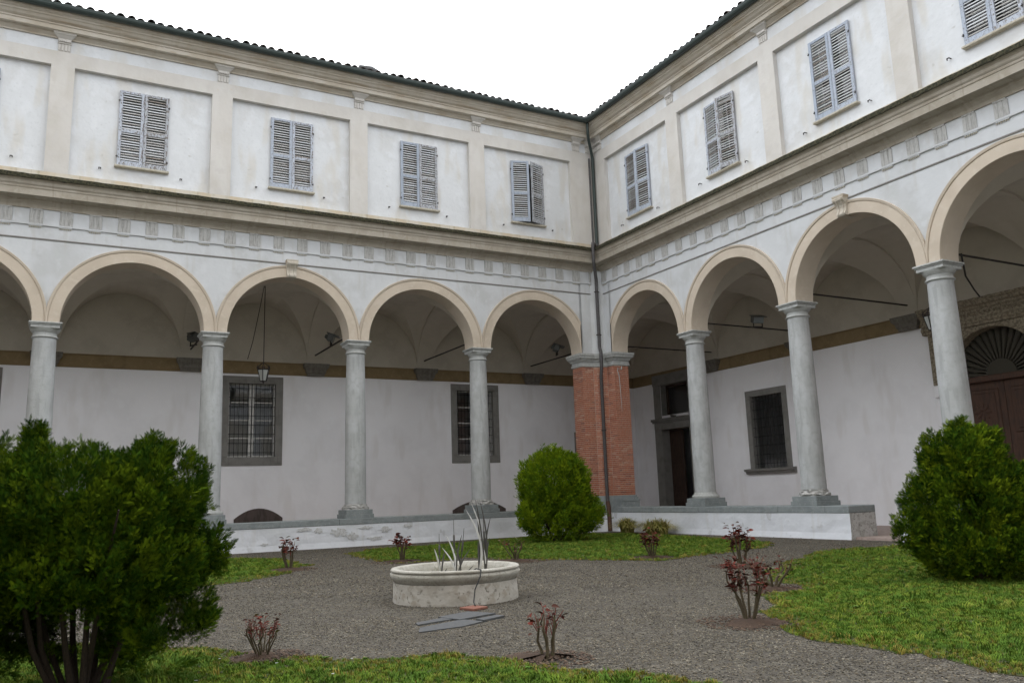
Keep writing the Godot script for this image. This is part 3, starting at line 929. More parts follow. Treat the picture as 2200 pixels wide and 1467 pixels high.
# ---------------------------------------------------------------- _ready
func _ready() -> void:
	# camera
	var cam := Camera3D.new()
	cam.name = "camera"
	cam.transform = Transform3D(Basis(Vector3(0.87975, -0.03257, 0.47432), Vector3(-0.05729, 0.98297, 0.17376), Vector3(-0.47190, -0.18004, 0.86308)).orthonormalized(), Vector3(-16.896, 1.312, 24.190))
	cam.fov = 44.30
	cam.near = 0.1
	cam.far = 400.0
	add_child(cam)
	cam.current = true
	# overcast sky
	var env := Environment.new()
	var sky := Sky.new()
	var ps := ProceduralSkyMaterial.new()
	ps.sky_top_color = Color(0.975, 0.988, 1.0)
	ps.sky_horizon_color = Color(0.76, 0.77, 0.78)
	ps.sky_curve = 0.5
	ps.ground_horizon_color = Color(0.55, 0.55, 0.53)
	ps.ground_bottom_color = Color(0.3, 0.3, 0.28)
	ps.sky_energy_multiplier = 1.75
	sky.sky_material = ps
	env.background_mode = Environment.BG_SKY
	env.sky = sky
	env.tonemap_mode = Environment.TONE_MAPPER_LINEAR
	env.tonemap_exposure = 1.0
	env.sdfgi_enabled = true
	env.ssao_enabled = true
	env.ssil_enabled = true
	var we := WorldEnvironment.new()
	we.name = "world_environment"
	we.environment = env
	add_child(we)
	var sun := DirectionalLight3D.new()
	sun.name = "veiled_sun"
	sun.light_energy = 0.2
	sun.light_angular_distance = 30.0
	sun.light_color = Color(1.0, 0.97, 0.92)
	sun.shadow_enabled = true
	add_child(sun)
	sun.look_at_from_position(Vector3(-8, 30, 18), Vector3(0, 0, 0))

	rng.seed = 5
	materials()
	make_pieces()
	ground()

	var lw := thing("cloister_wing", "long pale arcaded wing filling the left half, shuttered windows above, ending at the brick pier", "building")
	var rw := thing("cloister_wing", "arcaded wing right of the brick pier, carved wooden portal in its walk", "building", Vector3.ZERO, -PI / 2)
	build_wing(lw, -1.0, LA, LB, 4, 2.70, 0.92, 1.03, [[18.0, 20.0]])
	build_wing(rw, 1.0, RA, RB, 4, 2.385, 0.6, 0.69, [[4.0, 7.0], [5.0, 11.0]])
	walk_parts(lw, -1.0, LA, LB, 4, 4.93)
	walk_parts(rw, 1.0, RA, RB, 4, -4.93)
	left_walk(lw)
	right_walk(rw)
	part(lw, "keystone", Q.keystone, null, T(-(LA + 1.5 * LB), YS + RI - 0.02, 0.0))
	part(rw, "keystone", Q.keystone, null, T(RA + 1.5 * RB, YS + RI - 0.02, 0.0))
	opposite_wing("plain rendered wing behind the camera closing the courtyard", Vector3(-12.0, 0, 33.0), PI, 44.0)
	opposite_wing("plain rendered wing closing the courtyard on the far left, outside the picture", Vector3(-31.0, 0, 12.0), PI / 2, 42.0)
	brick_pier()
	columns()
	benches()
	fittings()
	fountain()
	plants()

func opposite_wing(label: String, at: Vector3, turn: float, ln: float) -> void:
	var o := thing("courtyard_building", label, "building", at, turn)
	var m := MB.new()
	var h := ln / 2.0
	m.bx(-h, h, 0, 14.5, -6.0, 0.0)
	part(o, "wall", m.done(M.white))
	m = MB.new()
	m.run([[0.0, 9.0], [0.2, 9.2], [0.45, 9.3], [0.45, 9.7], [0.0, 9.9]], -h, h, 0, 0, true)
	part(o, "string_course", m.done(M.cornice))
	m = MB.new()
	m.run([[0.0, 14.0], [0.3, 14.1], [0.6, 14.5], [-6.0, 16.8], [-6.0, 14.0]], -h, h, 0, 0, true)
	part(o, "roof", m.done(M.tile[1]))
	var n := int(ln / 4.17)
	for i in n:
		var x := -h + (i + 0.5) * ln / n
		m = MB.new()
		m.bx(x - 0.6, x + 0.6, 10.6, 12.8, -0.02, 0.06, 0.01)
		part(o, "shutter", m.done(M.paintwork))
		m = MB.new()
		var poly := PackedVector2Array()
		for k in 17: poly.append(Vector2(x - cos(PI * k / 16.0) * 1.75, 6.1 + sin(PI * k / 16.0) * 1.75))
		for k in 16: m.quad(Vector3(poly[k].x, 0.8, 0.01), Vector3(poly[k + 1].x, 0.8, 0.01), Vector3(poly[k + 1].x, poly[k + 1].y, 0.01), Vector3(poly[k].x, poly[k].y, 0.01))
		part(o, "blind_arch", m.done(M.vault))

func left_walk(w: Node3D) -> void:
	# windows at -2.70, -11.10 and -19.45 along the wall
	var holes := []
	for x in [-19.45, -11.10, -2.70]:
		holes.append([x - 0.775, x + 0.775, [[2.85, 5.33]]])
	back_wall(w, -21.8, 4.93, holes)
	for x in [-19.45, -11.10, -2.70]:
		barred_window(w, x, 2.85, 1.55, 2.48, 0.245, true, false)
	cellar_vent(w, -11.62, -10.03)
	cellar_vent(w, -3.75, -1.5)
	# small dark door frame behind the pier
	var m := MB.new()
	m.bx(1.79, 1.95, 0.06, 3.76, DEEP, DEEP + 0.05, 0.006)
	m.bx(2.85, 3.01, 0.06, 3.76, DEEP, DEEP + 0.05, 0.006)
	m.bx(1.95, 2.85, 3.6, 3.76, DEEP, DEEP + 0.05, 0.006)
	var d := part(w, "side_door", m.done(M.stone))
	m = MB.new()
	m.bx(1.95, 2.85, 0.06, 3.6, DEEP, DEEP + 0.02)
	part(d, "door_leaf", m.done(M.wood))
	# corner vault
	m = MB.new()
	vault_patch(m, 0.12, 4.93, DEEP, -0.12, 2.06)
	part(w, "vault", m.done(M.vault))

func right_walk(w: Node3D) -> void:
	var holes := [[-3.1, -1.4, [[0.06, 3.73], [4.3, 5.62]]], [1.94, 3.44, [[1.95, 4.48]]], [9.73, 12.27, [[0.06, 5.35]]]]
	back_wall(w, -4.93, 21.5, holes)
	barred_window(w, 2.69, 1.95, 1.5, 2.53, 0.22, false, true)
	var z := DEEP
	# door with a light over it
	var m := MB.new()
	for s in [[-3.55, -3.1], [-1.4, -0.95]]:
		m.bx(s[0], s[1], 0.06, 3.73, z - 0.4, z + 0.07, 0.01)
		m.bx(s[0] + 0.02, s[1] - 0.02, 4.18, 5.66, z - 0.4, z + 0.05, 0.01)
	m.bx(-3.55, -0.95, 3.73, 4.02, z - 0.4, z + 0.075, 0.01)
	m.bx(-3.62, -0.88, 4.02, 4.08, z - 0.4, z + 0.13, 0.01)
	m.bx(-3.66, -0.84, 4.08, 4.18, z - 0.4, z + 0.17, 0.012)
	m.bx(-3.53, -0.97, 5.55, 5.98, z - 0.4, z + 0.09, 0.01)
	var d := part(w, "doorway", m.done(M.stone))
	m = MB.new()
	m.bx(-3.1, -1.4, 4.18, 5.55, z - 0.37, z - 0.362)
	part(d, "transom_pane", m.done(M.pane))
	m = MB.new()
	m.bx(-3.1, -3.0, 4.18, 5.55, z - 0.36, z - 0.28, 0.006)
	m.bx(-1.5, -1.4, 4.18, 5.55, z - 0.36, z - 0.28, 0.006)
	m.bx(-3.0, -1.5, 5.46, 5.55, z - 0.36, z - 0.28, 0.006)
	m.bx(-3.0, -1.5, 4.18, 4.26, z - 0.36, z - 0.28, 0.006)
	part(d, "transom_frame", m.done(M.wood))
	m = MB.new()
	m.bx(-3.09, -2.27, 0.07, 3.71, z - 0.38, z - 0.32, 0.01)
	for p in [[0.3, 1.2], [1.35, 2.3], [2.45, 3.5]]:
		m.bx(-2.97, -2.39, p[0], p[1], z - 0.325, z - 0.30, 0.01)
	part(d, "door_leaf", m.done(M.wood))
	m = MB.new()
	m.bx(-2.3, -2.0, 4.18, 4.23, z + 0.17, z + 0.22, 0.01)
	m.tube([Vector3(-2.18, 4.2, z + 0.1), Vector3(-2.18, 4.24, z + 0.3)], [0.05, 0.04], 8)
	part(d, "door_lamp", m.done(M.lamp_box))
	# the carved portal
	var cx := 11.0
	m = MB.new()
	for s in [-1.0, 1.0]:
		var a: float = cx + s * 1.27
		var b: float = cx + s * 1.8
		m.bx(minf(a, b), maxf(a, b), 3.95, 5.4, z - 0.3, z + 0.12, 0.015)
		m.bx(minf(a, b) + 0.06, maxf(a, b) - 0.06, 4.1, 5.25, z + 0.12, z + 0.15, 0.02)
	var n := 24
	for i in n:       # spandrel round the arch
		var a0 := PI * i / n
		var a1 := PI * (i + 1) / n
		var p := Vector2(cx - cos(a0) * 1.27, 4.05 + sin(a0) * 1.27)
		var q := Vector2(cx - cos(a1) * 1.27, 4.05 + sin(a1) * 1.27)
		m.quad(Vector3(p.x, p.y, z + 0.08), Vector3(q.x, q.y, z + 0.08), Vector3(q.x, 5.42, z + 0.08), Vector3(p.x, 5.42, z + 0.08))
		m.quad(Vector3(p.x, p.y, z - 0.3), Vector3(q.x, q.y, z - 0.3), Vector3(q.x, q.y, z + 0.08), Vector3(p.x, p.y, z + 0.08))
		var e := [1.2, 1.34]
		var p2 := Vector2(cx - cos(a0) * e[1], 4.05 + sin(a0) * e[1])
		var q2 := Vector2(cx - cos(a1) * e[1], 4.05 + sin(a1) * e[1])
		m.quad(Vector3(p.x, p.y, z + 0.12), Vector3(q.x, q.y, z + 0.12), Vector3(q2.x, q2.y, z + 0.12), Vector3(p2.x, p2.y, z + 0.12))
		m.quad(Vector3(p2.x, p2.y, z + 0.12), Vector3(q2.x, q2.y, z + 0.12), Vector3(q2.x, q2.y, z + 0.08), Vector3(p2.x, p2.y, z + 0.08))
	var portal := part(w, "stone_portal", m.done(M.portal))
	portal.set_meta("label", "weathered carved stone portal with arched fanlight")
	m = MB.new()
	m.run([[z, 5.4], [z + 0.13, 5.41], [z + 0.14, 5.48], [z + 0.17, 5.5], [z + 0.17, 5.58], [z + 0.13, 5.6], [z + 0.14, 5.66], [z + 0.14, 5.84], [z + 0.18, 5.86], [z + 0.2, 5.92], [z + 0.27, 5.95], [z + 0.28, 6.02], [z + 0.33, 6.06], [z + 0.33, 6.12], [z, 6.16]], cx - 1.95, cx + 1.95, 0, 0, true, 0.008, 0.07)
	part(portal, "entablature", m.done(M.portal))
	m = MB.new()
	var g := RandomNumberGenerator.new()
	g.seed = 9
	for i in 26:      # worn foliage relief
		var x := cx - 1.75 + i * 0.14
		m.lathe([[0.01, -0.05], [0.055, -0.03], [0.06, 0.01], [0.03, 0.05], [0.004, 0.06]], 7, Vector3(x, 5.75 + g.randf_range(-0.02, 0.02), z + 0.13 + g.randf_range(-0.02, 0.01)))
	part(portal, "relief_frieze", m.done(M.portal))
	for s in [-1.0, 1.0]:   # the plain lower jambs, rendered white
		m = MB.new()
		var a: float = cx + s * 1.27
		var b: float = cx + s * 1.8
		m.bx(minf(a, b), maxf(a, b), 3.6, 3.94, z - 0.3, z + 0.14, 0.02)
		m.bx(minf(a, b) + 0.02, maxf(a, b) - 0.02, 0.06, 3.58, z - 0.3, z + 0.1, 0.02)
		part(portal, "jamb", m.done(M.back))
	# fanlight of radiating slats
	m = MB.new()
	m.bx(cx - 1.27, cx + 1.27, 4.02, 5.34, z - 0.308, z - 0.3)
	var fan := part(w, "fanlight", m.done(M.pane))
	for i in 19:
		var a := PI * (i + 0.5) / 19.0
		m = MB.new()
		var r0 := 0.42
		var r1 := 1.25
		var dirv := Vector3(-cos(a), sin(a), 0)
		var side := Vector3(sin(a), cos(a), 0)
		var c0 := Vector3(cx, 4.05, z - 0.22)
		m.quad(c0 + dirv * r0 - side * 0.015, c0 + dirv * r0 + side * 0.015, c0 + dirv * r1 + side * 0.06, c0 + dirv * r1 - side * 0.06)
		m.quad(c0 + dirv * r0 + side * 0.015, c0 + dirv * r0 + side * 0.03 + Vector3(0, 0, -0.05), c0 + dirv * r1 + side * 0.1 + Vector3(0, 0, -0.06), c0 + dirv * r1 + side * 0.06)
		part(fan, "fan_slat", m.done(M.bronze))
	m = MB.new()
	for i in 14:
		var a0 := PI * i / 14.0
		var a1 := PI * (i + 1) / 14.0
		var o := Vector3(cx, 4.05, z - 0.18)
		m.tri(o, o + Vector3(cos(a0), sin(a0), 0) * 0.42, o + Vector3(cos(a1), sin(a1), 0) * 0.42)
		m.quad(o + Vector3(cos(a0), sin(a0), 0) * 0.42, o + Vector3(cos(a0), sin(a0), -0.2) * 0.44, o + Vector3(cos(a1), sin(a1), -0.2) * 0.44, o + Vector3(cos(a1), sin(a1), 0) * 0.42)
	part(fan, "fan_hub", m.done(M.bronze))
	# double door
	for s in [-1.0, 1.0]:
		m = MB.new()
		m.bx(minf(cx, cx + s * 1.27) + 0.004, maxf(cx, cx + s * 1.27) - 0.004, 0.07, 3.9, z - 0.3, z - 0.22, 0.008)
		var lf := part(w, "portal_door", m.done(M.redwood))
		for p in [[0.3, 1.1], [1.25, 2.35], [2.5, 3.7]]:
			m = MB.new()
			var xa: float = cx + s * 0.16
			var xb: float = cx + s * 1.12
			m.bx(minf(xa, xb), maxf(xa, xb), p[0], p[1], z - 0.225, z - 0.19, 0.02)
			m.bx(minf(xa, xb) + 0.1, maxf(xa, xb) - 0.1, p[0] + 0.1, p[1] - 0.1, z - 0.195, z - 0.175, 0.012)
			var o := Vector3((xa + xb) / 2, (p[0] + p[1]) / 2, z - 0.17)
			for k in 8:
				var a := TAU * k / 8.0
				m.box(Vector3(0.03, -0.035, -0.01), Vector3(0.24, 0.035, 0.02), 0.012, Transform3D(Basis(Vector3(0, 0, 1), a), o))
			part(lf, "carved_panel", m.done(M.redwood))
	m = MB.new()
	m.bx(cx - 1.27, cx + 1.27, 3.9, 4.06, z - 0.3, z - 0.1, 0.015)
	part(w, "door_rail", m.done(M.redwood))

func ground() -> void:
	var m := MB.new()
	m.quad(Vector3(-150, 0, 150), Vector3(150, 0, 150), Vector3(150, 0, -150), Vector3(-150, 0, -150))
	setting("ground", m.done(M.gravel), null, "grey gravel courtyard ground")
	m = MB.new()
	m.bx(-21.8, 4.93, -0.2, 0.06, -4.93, 0.0)
	m.bx(0.0, 4.93, -0.2, 0.06, 0.0, 21.4)
	setting("walk_floor", m.done(M.floor), null, "reddish paving of the arcade walk")

func brick_pier() -> void:
	var p := thing("brick_pier", "red brick corner pier between the two arcades, with moulded stone cap", "pier")
	var poly := PackedVector2Array([Vector2(-0.92, 0), Vector2(-0.45, 0), Vector2(0, 0.2), Vector2(0, 0.6), Vector2(0.62, 0.6), Vector2(0.62, -0.62), Vector2(-0.92, -0.62)])
	var shrink := func(d: float) -> PackedVector2Array:
		var r := Geometry2D.offset_polygon(poly, d, Geometry2D.JOIN_MITER)
		return r[0]
	var m := MB.new()
	m.prism(shrink.call(-0.012), 1.1, 5.66)
	part(p, "mortar_core", m.done(M.mortar))
	# cap and foot
	m = MB.new()
	for l in [[0.035, 5.64, 5.7], [0.015, 5.7, 5.82], [0.06, 5.82, 5.88], [0.1, 5.88, 5.92], [0.14, 5.92, 6.0], [0.165, 6.0, 6.08]]:
		m.prism(shrink.call(l[0]), l[1], l[2] + 0.001)
	part(p, "cap_moulding", m.done(M.capital))
	m = MB.new()
	for l in [[0.09, 0.78, 0.98], [0.1, 0.985, 1.04], [0.06, 1.04, 1.12], [0.03, 1.12, 1.18]]:
		m.prism(shrink.call(l[0]), l[1], l[2])
	part(p, "stone_foot", m.done(M.slab))
	m = MB.new()
	m.prism(shrink.call(0.135), 0.0, 0.628)
	part(p, "plaster_base", m.done(M.bench))
	m = MB.new()
	m.prism(shrink.call(0.15), 0.63, 0.782)
	part(p, "base_coping", m.done(M.slab))
	# bricks, course by course on the faces that show
	var meshes := []
	for v in 3:
		m = MB.new()
		m.box(Vector3(-0.5, -0.5, -0.5), Vector3(0.5, 0.5, 0.5), 0.0)
		meshes.append(m.done(M.bricks[0]))
	var g := RandomNumberGenerator.new()
	g.seed = 21
	var rest := MB.new()
	var count := 0
	var course := 0.066
	var nc := int((5.64 - 1.19) / course)
	var faces := [[1, true], [2, true], [0, true], [3, true], [-1, true]]
	# order of faces: plain fronts first, reveals last
	var segs := [[poly[0], poly[1]], [poly[1], poly[2]], [poly[2], poly[3]], [poly[6], poly[0]], [poly[3], poly[4]]]
	for si in segs.size():
		var a: Vector2 = segs[si][0]
		var b: Vector2 = segs[si][1]
		var dir := (b - a).normalized()
		var out := Vector2(-dir.y, dir.x)
		var ln := a.distance_to(b)
		for c in nc:
			var y := 1.19 + (c + 0.5) * course
			var x := 0.0
			var first := true
			while x < ln - 0.01:
				var bl := g.randf_range(0.22, 0.26)
				if first and (c + si) % 2 == 0: bl = 0.125
				first = false
				bl = minf(bl, ln - x)
				if ln - x - bl < 0.06: bl = ln - x
				var mid := a + dir * (x + bl / 2)
				var proud := g.randf_range(-0.004, 0.004)
				var bs := Basis(Vector3(dir.x, 0, dir.y), Vector3.UP, Vector3(out.x, 0, out.y))
				var jx := 0.012
				bs = bs * Basis.from_scale(Vector3(bl - jx, course - g.randf_range(0.015, 0.023), 0.03))
				var xf := Transform3D(bs, Vector3(mid.x, y, mid.y) + Vector3(out.x, 0, out.y) * (-0.015 + proud))
				if count < 300 and g.randf() < 0.42:
					part(p, "brick", meshes[g.randi() % 3], M.bricks[g.randi() % 5], xf)
					count += 1
				else:
					rest.st.append_from(meshes[0], 0, xf)
				x += bl
	var r := part(p, "brickwork", rest.st.commit(), M.bricks[0])
	r.set_meta("kind", "stuff")
	# pale lime run on the right reveal
	m = MB.new()
	m.tube([Vector3(0.33, 5.63, 0.605), Vector3(0.32, 5.5, 0.605), Vector3(0.2, 5.48, 0.605), Vector3(0.17, 5.56, 0.604), Vector3(0.14, 5.45, 0.605), Vector3(0.2, 5.3, 0.605), Vector3(0.22, 4.9, 0.605), Vector3(0.24, 4.3, 0.605), Vector3(0.25, 4.0, 0.604)], [0.014, 0.016, 0.014, 0.016, 0.014, 0.018, 0.012, 0.01, 0.004], 6)
	part(p, "lime_run", m.done(M.capital))
	# plastered corner above the cap
	m = MB.new()
	m.prism(PackedVector2Array([Vector2(-0.45, -0.01), Vector2(-0.44, 0.003), Vector2(0.002, 0.2), Vector2(0.06, 0.2), Vector2(0.06, -0.01)]), 6.07, 9.1)
	part(p, "corner_splay", m.done(M.frieze))

func column_meshes() -> Dictionary:
	var d := {}
	var y0 := 0.80
	var m := MB.new()
	m.bx(-0.43, 0.43, 0.0, 0.115, -0.43, 0.43, 0.008)
	d.step = m.done(M.slab)
	m = MB.new()
	m.bx(-0.4, 0.4, 0.115, 0.24, -0.4, 0.4, 0.008)
	d.plinth = m.done(M.slab)
	var base := [[0.39, 0.24], [0.4, 0.26], [0.405, 0.285], [0.395, 0.315], [0.37, 0.33], [0.355, 0.335], [0.345, 0.35], [0.345, 0.365], [0.33, 0.38], [0.318, 0.41]]
	m = MB.new()
	m.lathe(base, 40, Vector3.ZERO, false)
	d.base = m.done(M.capital)
	for k in 3:
		var fn := FastNoiseLite.new()
		fn.seed = 40 + k
		fn.frequency = 2.2
		m = MB.new()
		var rough := func(r: float, y: float, a: float) -> float:
			var v := fn.get_noise_3d(cos(a) * 1.2, y * 6.0, sin(a) * 1.2)
			var v2 := fn.get_noise_3d(cos(a) * 5.0, y * 22.0 + 9.0, sin(a) * 5.0)
			return maxf(0.29, r - maxf(0.0, v * 0.16 + 0.015) + v2 * 0.02)
		var fine := []
		for i in base.size() - 1:
			for s in 3:
				fine.append([lerpf(base[i][0], base[i + 1][0], s / 3.0), lerpf(base[i][1], base[i + 1][1], s / 3.0)])
		fine.append(base[-1])
		m.lathe(fine, 56, Vector3.ZERO, true, rough)
		d["worn%d" % k] = m.done(M.bench_bare)
	m = MB.new()
	m.lathe([[0.312, 0.405], [0.311, 1.0], [0.309, 1.8], [0.303, 2.6], [0.295, 3.4], [0.284, 4.2], [0.272, 4.86], [0.278, 4.885], [0.288, 4.895]], 44, Vector3.ZERO, false)
	d.shaft = m.done(M.column)
	m = MB.new()
	m.lathe([[0.272, 4.88], [0.305, 4.895], [0.315, 4.91], [0.305, 4.93], [0.282, 4.945], [0.278, 4.96], [0.278, 5.03], [0.3, 5.035], [0.305, 5.05], [0.315, 5.055], [0.33, 5.075], [0.35, 5.11], [0.36, 5.13]], 40, Vector3.ZERO, true)
	d.neck = m.done(M.capital)
	m = MB.new()
	m.bx(-0.335, 0.335, 5.125, 5.2, -0.335, 0.335, 0.01)
	m.bx(-0.358, 0.358, 5.2, 5.235, -0.358, 0.358, 0.012)
	m.bx(-0.385, 0.385, 5.235, 5.28, -0.385, 0.385, 0.01)
	d.abacus = m.done(M.capital)
	return d

func columns() -> void:
	var d := column_meshes()
	var proto := {}
	var spots := []
	var lab := ["grey stone column nearest the brick pier on its left, its base crumbling, in front of a barred window",
		"grey stone column with a worn base, second to the left of the brick pier, right of the keystone arch",
		"grey stone column just left of the barred window with the hanging lantern, foot behind the large near shrub",
		"leftmost stone column in view, rising behind the large near shrub",
		"stone column beyond the left edge carrying the cut-off arch"]
	var worn := [0, 1, -1, 2, -1]
	for i in 5: spots.append([Vector3(-(LA + i * LB), 0.80, -0.32), lab[i], worn[i]])
	lab = ["grey stone column with an intact moulded base, nearest the brick pier on its right beside the dark doorway",
		"grey stone column with broken base showing brick, last on the low wall end to the right",
		"tall streaked stone column beside the carved wooden door, foot behind the right shrub",
		"stone column beyond the right edge, next after the portal column"]
	worn = [-1, 2, -1, -1]
	for i in 4: spots.append([Vector3(0.32, 0.80, RA + i * RB), lab[i], worn[i]])
	var first: Node3D = null
	for s in spots:
		var o: Node3D
		if first == null:
			first = thing("stone_column", s[1], "column", s[0], 0.0, "columns of the arcade")
			o = first
			part(o, "plinth_step", d.step)
			part(o, "plinth", d.plinth)
			part(o, "base", d.base)
			part(o, "shaft", d.shaft)
			part(o, "necking", d.neck)
			part(o, "abacus", d.abacus)
		else:
			o = first.duplicate()
			o.name = numbered("stone_column")
			add_child(o)
			o.position = s[0]
			tag(o, s[1], "column", "columns of the arcade")
		var bm: MeshInstance3D = o.get_node("base")
		if s[2] >= 0:
			bm.mesh = d["worn%d" % s[2]]
			bm.set_meta("label", "crumbling weathered column base")
		else:
			bm.mesh = d.base

func bench(called: String, label: String, at: Vector3, turn: float, ln: float, mat: Material, end_bare: bool) -> Node3D:
	# a low wall along +x of its frame, 0.95 wide, coping slabs on top
	var o := thing(called, label, "bench", at, turn, "low walls of the arcade")
	var m := MB.new()
	var n := int(ln / 0.25)
	var fn := FastNoiseLite.new()
	fn.seed = 6
	fn.frequency = 0.9
	var hw := 0.455
	for i in n:
		var xa := ln * i / n
		var xb := ln * (i + 1) / n
		for s in [-1.0, 1.0]:
			for j in 4:
				var ya := 0.625 * j / 4.0
				var yb := 0.625 * (j + 1) / 4.0
				var z := func(x: float, y: float) -> float: return s * (hw + fn.get_noise_2d(x * 2.0, y * 3.0) * 0.012 + (0.02 if y < 0.05 else 0.0))
				if s > 0: m.quad(Vector3(xa, ya, z.call(xa, ya)), Vector3(xb, ya, z.call(xb, ya)), Vector3(xb, yb, z.call(xb, yb)), Vector3(xa, yb, z.call(xa, yb)))
				else: m.quad(Vector3(xb, ya, z.call(xb, ya)), Vector3(xa, ya, z.call(xa, ya)), Vector3(xa, yb, z.call(xa, yb)), Vector3(xb, yb, z.call(xb, yb)))
	part(o, "plaster_wall", m.done(mat))
	for e in [0.0, ln]:
		m = MB.new()
		if e > 0: m.quad(Vector3(e, 0, hw), Vector3(e, 0, -hw), Vector3(e, 0.625, -hw), Vector3(e, 0.625, hw))
		else: m.quad(Vector3(e, 0, -hw), Vector3(e, 0, hw), Vector3(e, 0.625, hw), Vector3(e, 0.625, -hw))
		part(o, "wall_end", m.done(M.bench_bare if end_bare else mat))
	var x := 0.0
	var g := RandomNumberGenerator.new()
	g.seed = int(ln * 10)
	while x < ln - 0.01:
		var l := g.randf_range(1.5, 2.4)
		if ln - x - l < 0.6: l = ln - x
		m = MB.new()
		m.bx(x + 0.002, x + l - 0.002, 0.625, 0.797 + g.randf_range(-0.004, 0.003), -0.475, 0.475 + g.randf_range(-0.006, 0.004), 0.014)
		part(o, "coping_slab", m.done(M.slab))
		x += l
	return o

func bare_patches(o: Node3D, spots: Array, sd: int) -> void:
	# places where the render has come off the low wall: [x, y, width, height]
	var g := RandomNumberGenerator.new()
	g.seed = sd
	for s in spots:
		var poly := PackedVector2Array()
		for k in 22:
			var a := TAU * k / 22.0
			var r := g.randf_range(0.45, 1.0)
			poly.append(Vector2(s[0] + cos(a) * s[2] * r, clampf(s[1] + sin(a) * s[3] * r, 0.01, 0.622)))
		var m := MB.new()
		var c := Vector3(s[0], s[1], 0.474)
		for k in 22:
			var p := poly[k]
			var q := poly[(k + 1) % 22]
			m.tri(c, Vector3(p.x, p.y, 0.471), Vector3(q.x, q.y, 0.471))
			m.quad(Vector3(q.x, q.y, 0.471), Vector3(p.x, p.y, 0.471), Vector3(p.x, p.y, 0.43), Vector3(q.x, q.y, 0.43))
		part(o, "bare_patch", m.done(M.peel))

func bare_patches_back(o: Node3D) -> void:
	# the courtyard side of the right wall is the far side of its frame
	var h := Node3D.new()
	h.name = "peeled_render"
	o.add_child(h)
	h.rotation.y = PI
	bare_patches(h, [[-8.9, 0.5, 0.16, 0.06], [-9.1, 0.4, 0.08, 0.1], [-7.8, 0.2, 0.1, 0.04], [-7.2, 0.55, 0.14, 0.04], [-5.2, 0.3, 0.1, 0.05]], 6)

func benches() -> void:
	var b1 := bench("low_bench_wall", "long white low wall with grey coping carrying the left columns, plaster peeling", Vector3(-21.7, 0, -0.32), 0.0, 20.85, M.bench, false)
	bare_patches(b1, [[7.9, 0.56, 0.22, 0.05], [11.1, 0.55, 0.3, 0.07], [11.5, 0.5, 0.14, 0.1], [12.1, 0.42, 0.35, 0.14], [12.5, 0.3, 0.2, 0.16], [12.9, 0.52, 0.25, 0.07], [13.5, 0.44, 0.22, 0.1], [14.2, 0.52, 0.16, 0.06], [10.0, 0.2, 0.12, 0.05], [13.2, 0.2, 0.3, 0.08]], 4)
	var b2 := bench("low_bench_wall", "short white low wall right of the brick pier, its end face bare and stained", Vector3(0.32, 0, 0.55), -PI / 2, 9.49, M.bench, true)
	bare_patches_back(b2)
	bench("low_bench_wall", "low wall behind the right shrub carrying the portal column", Vector3(0.32, 0, 11.4), -PI / 2, 9.9, M.bench, true)

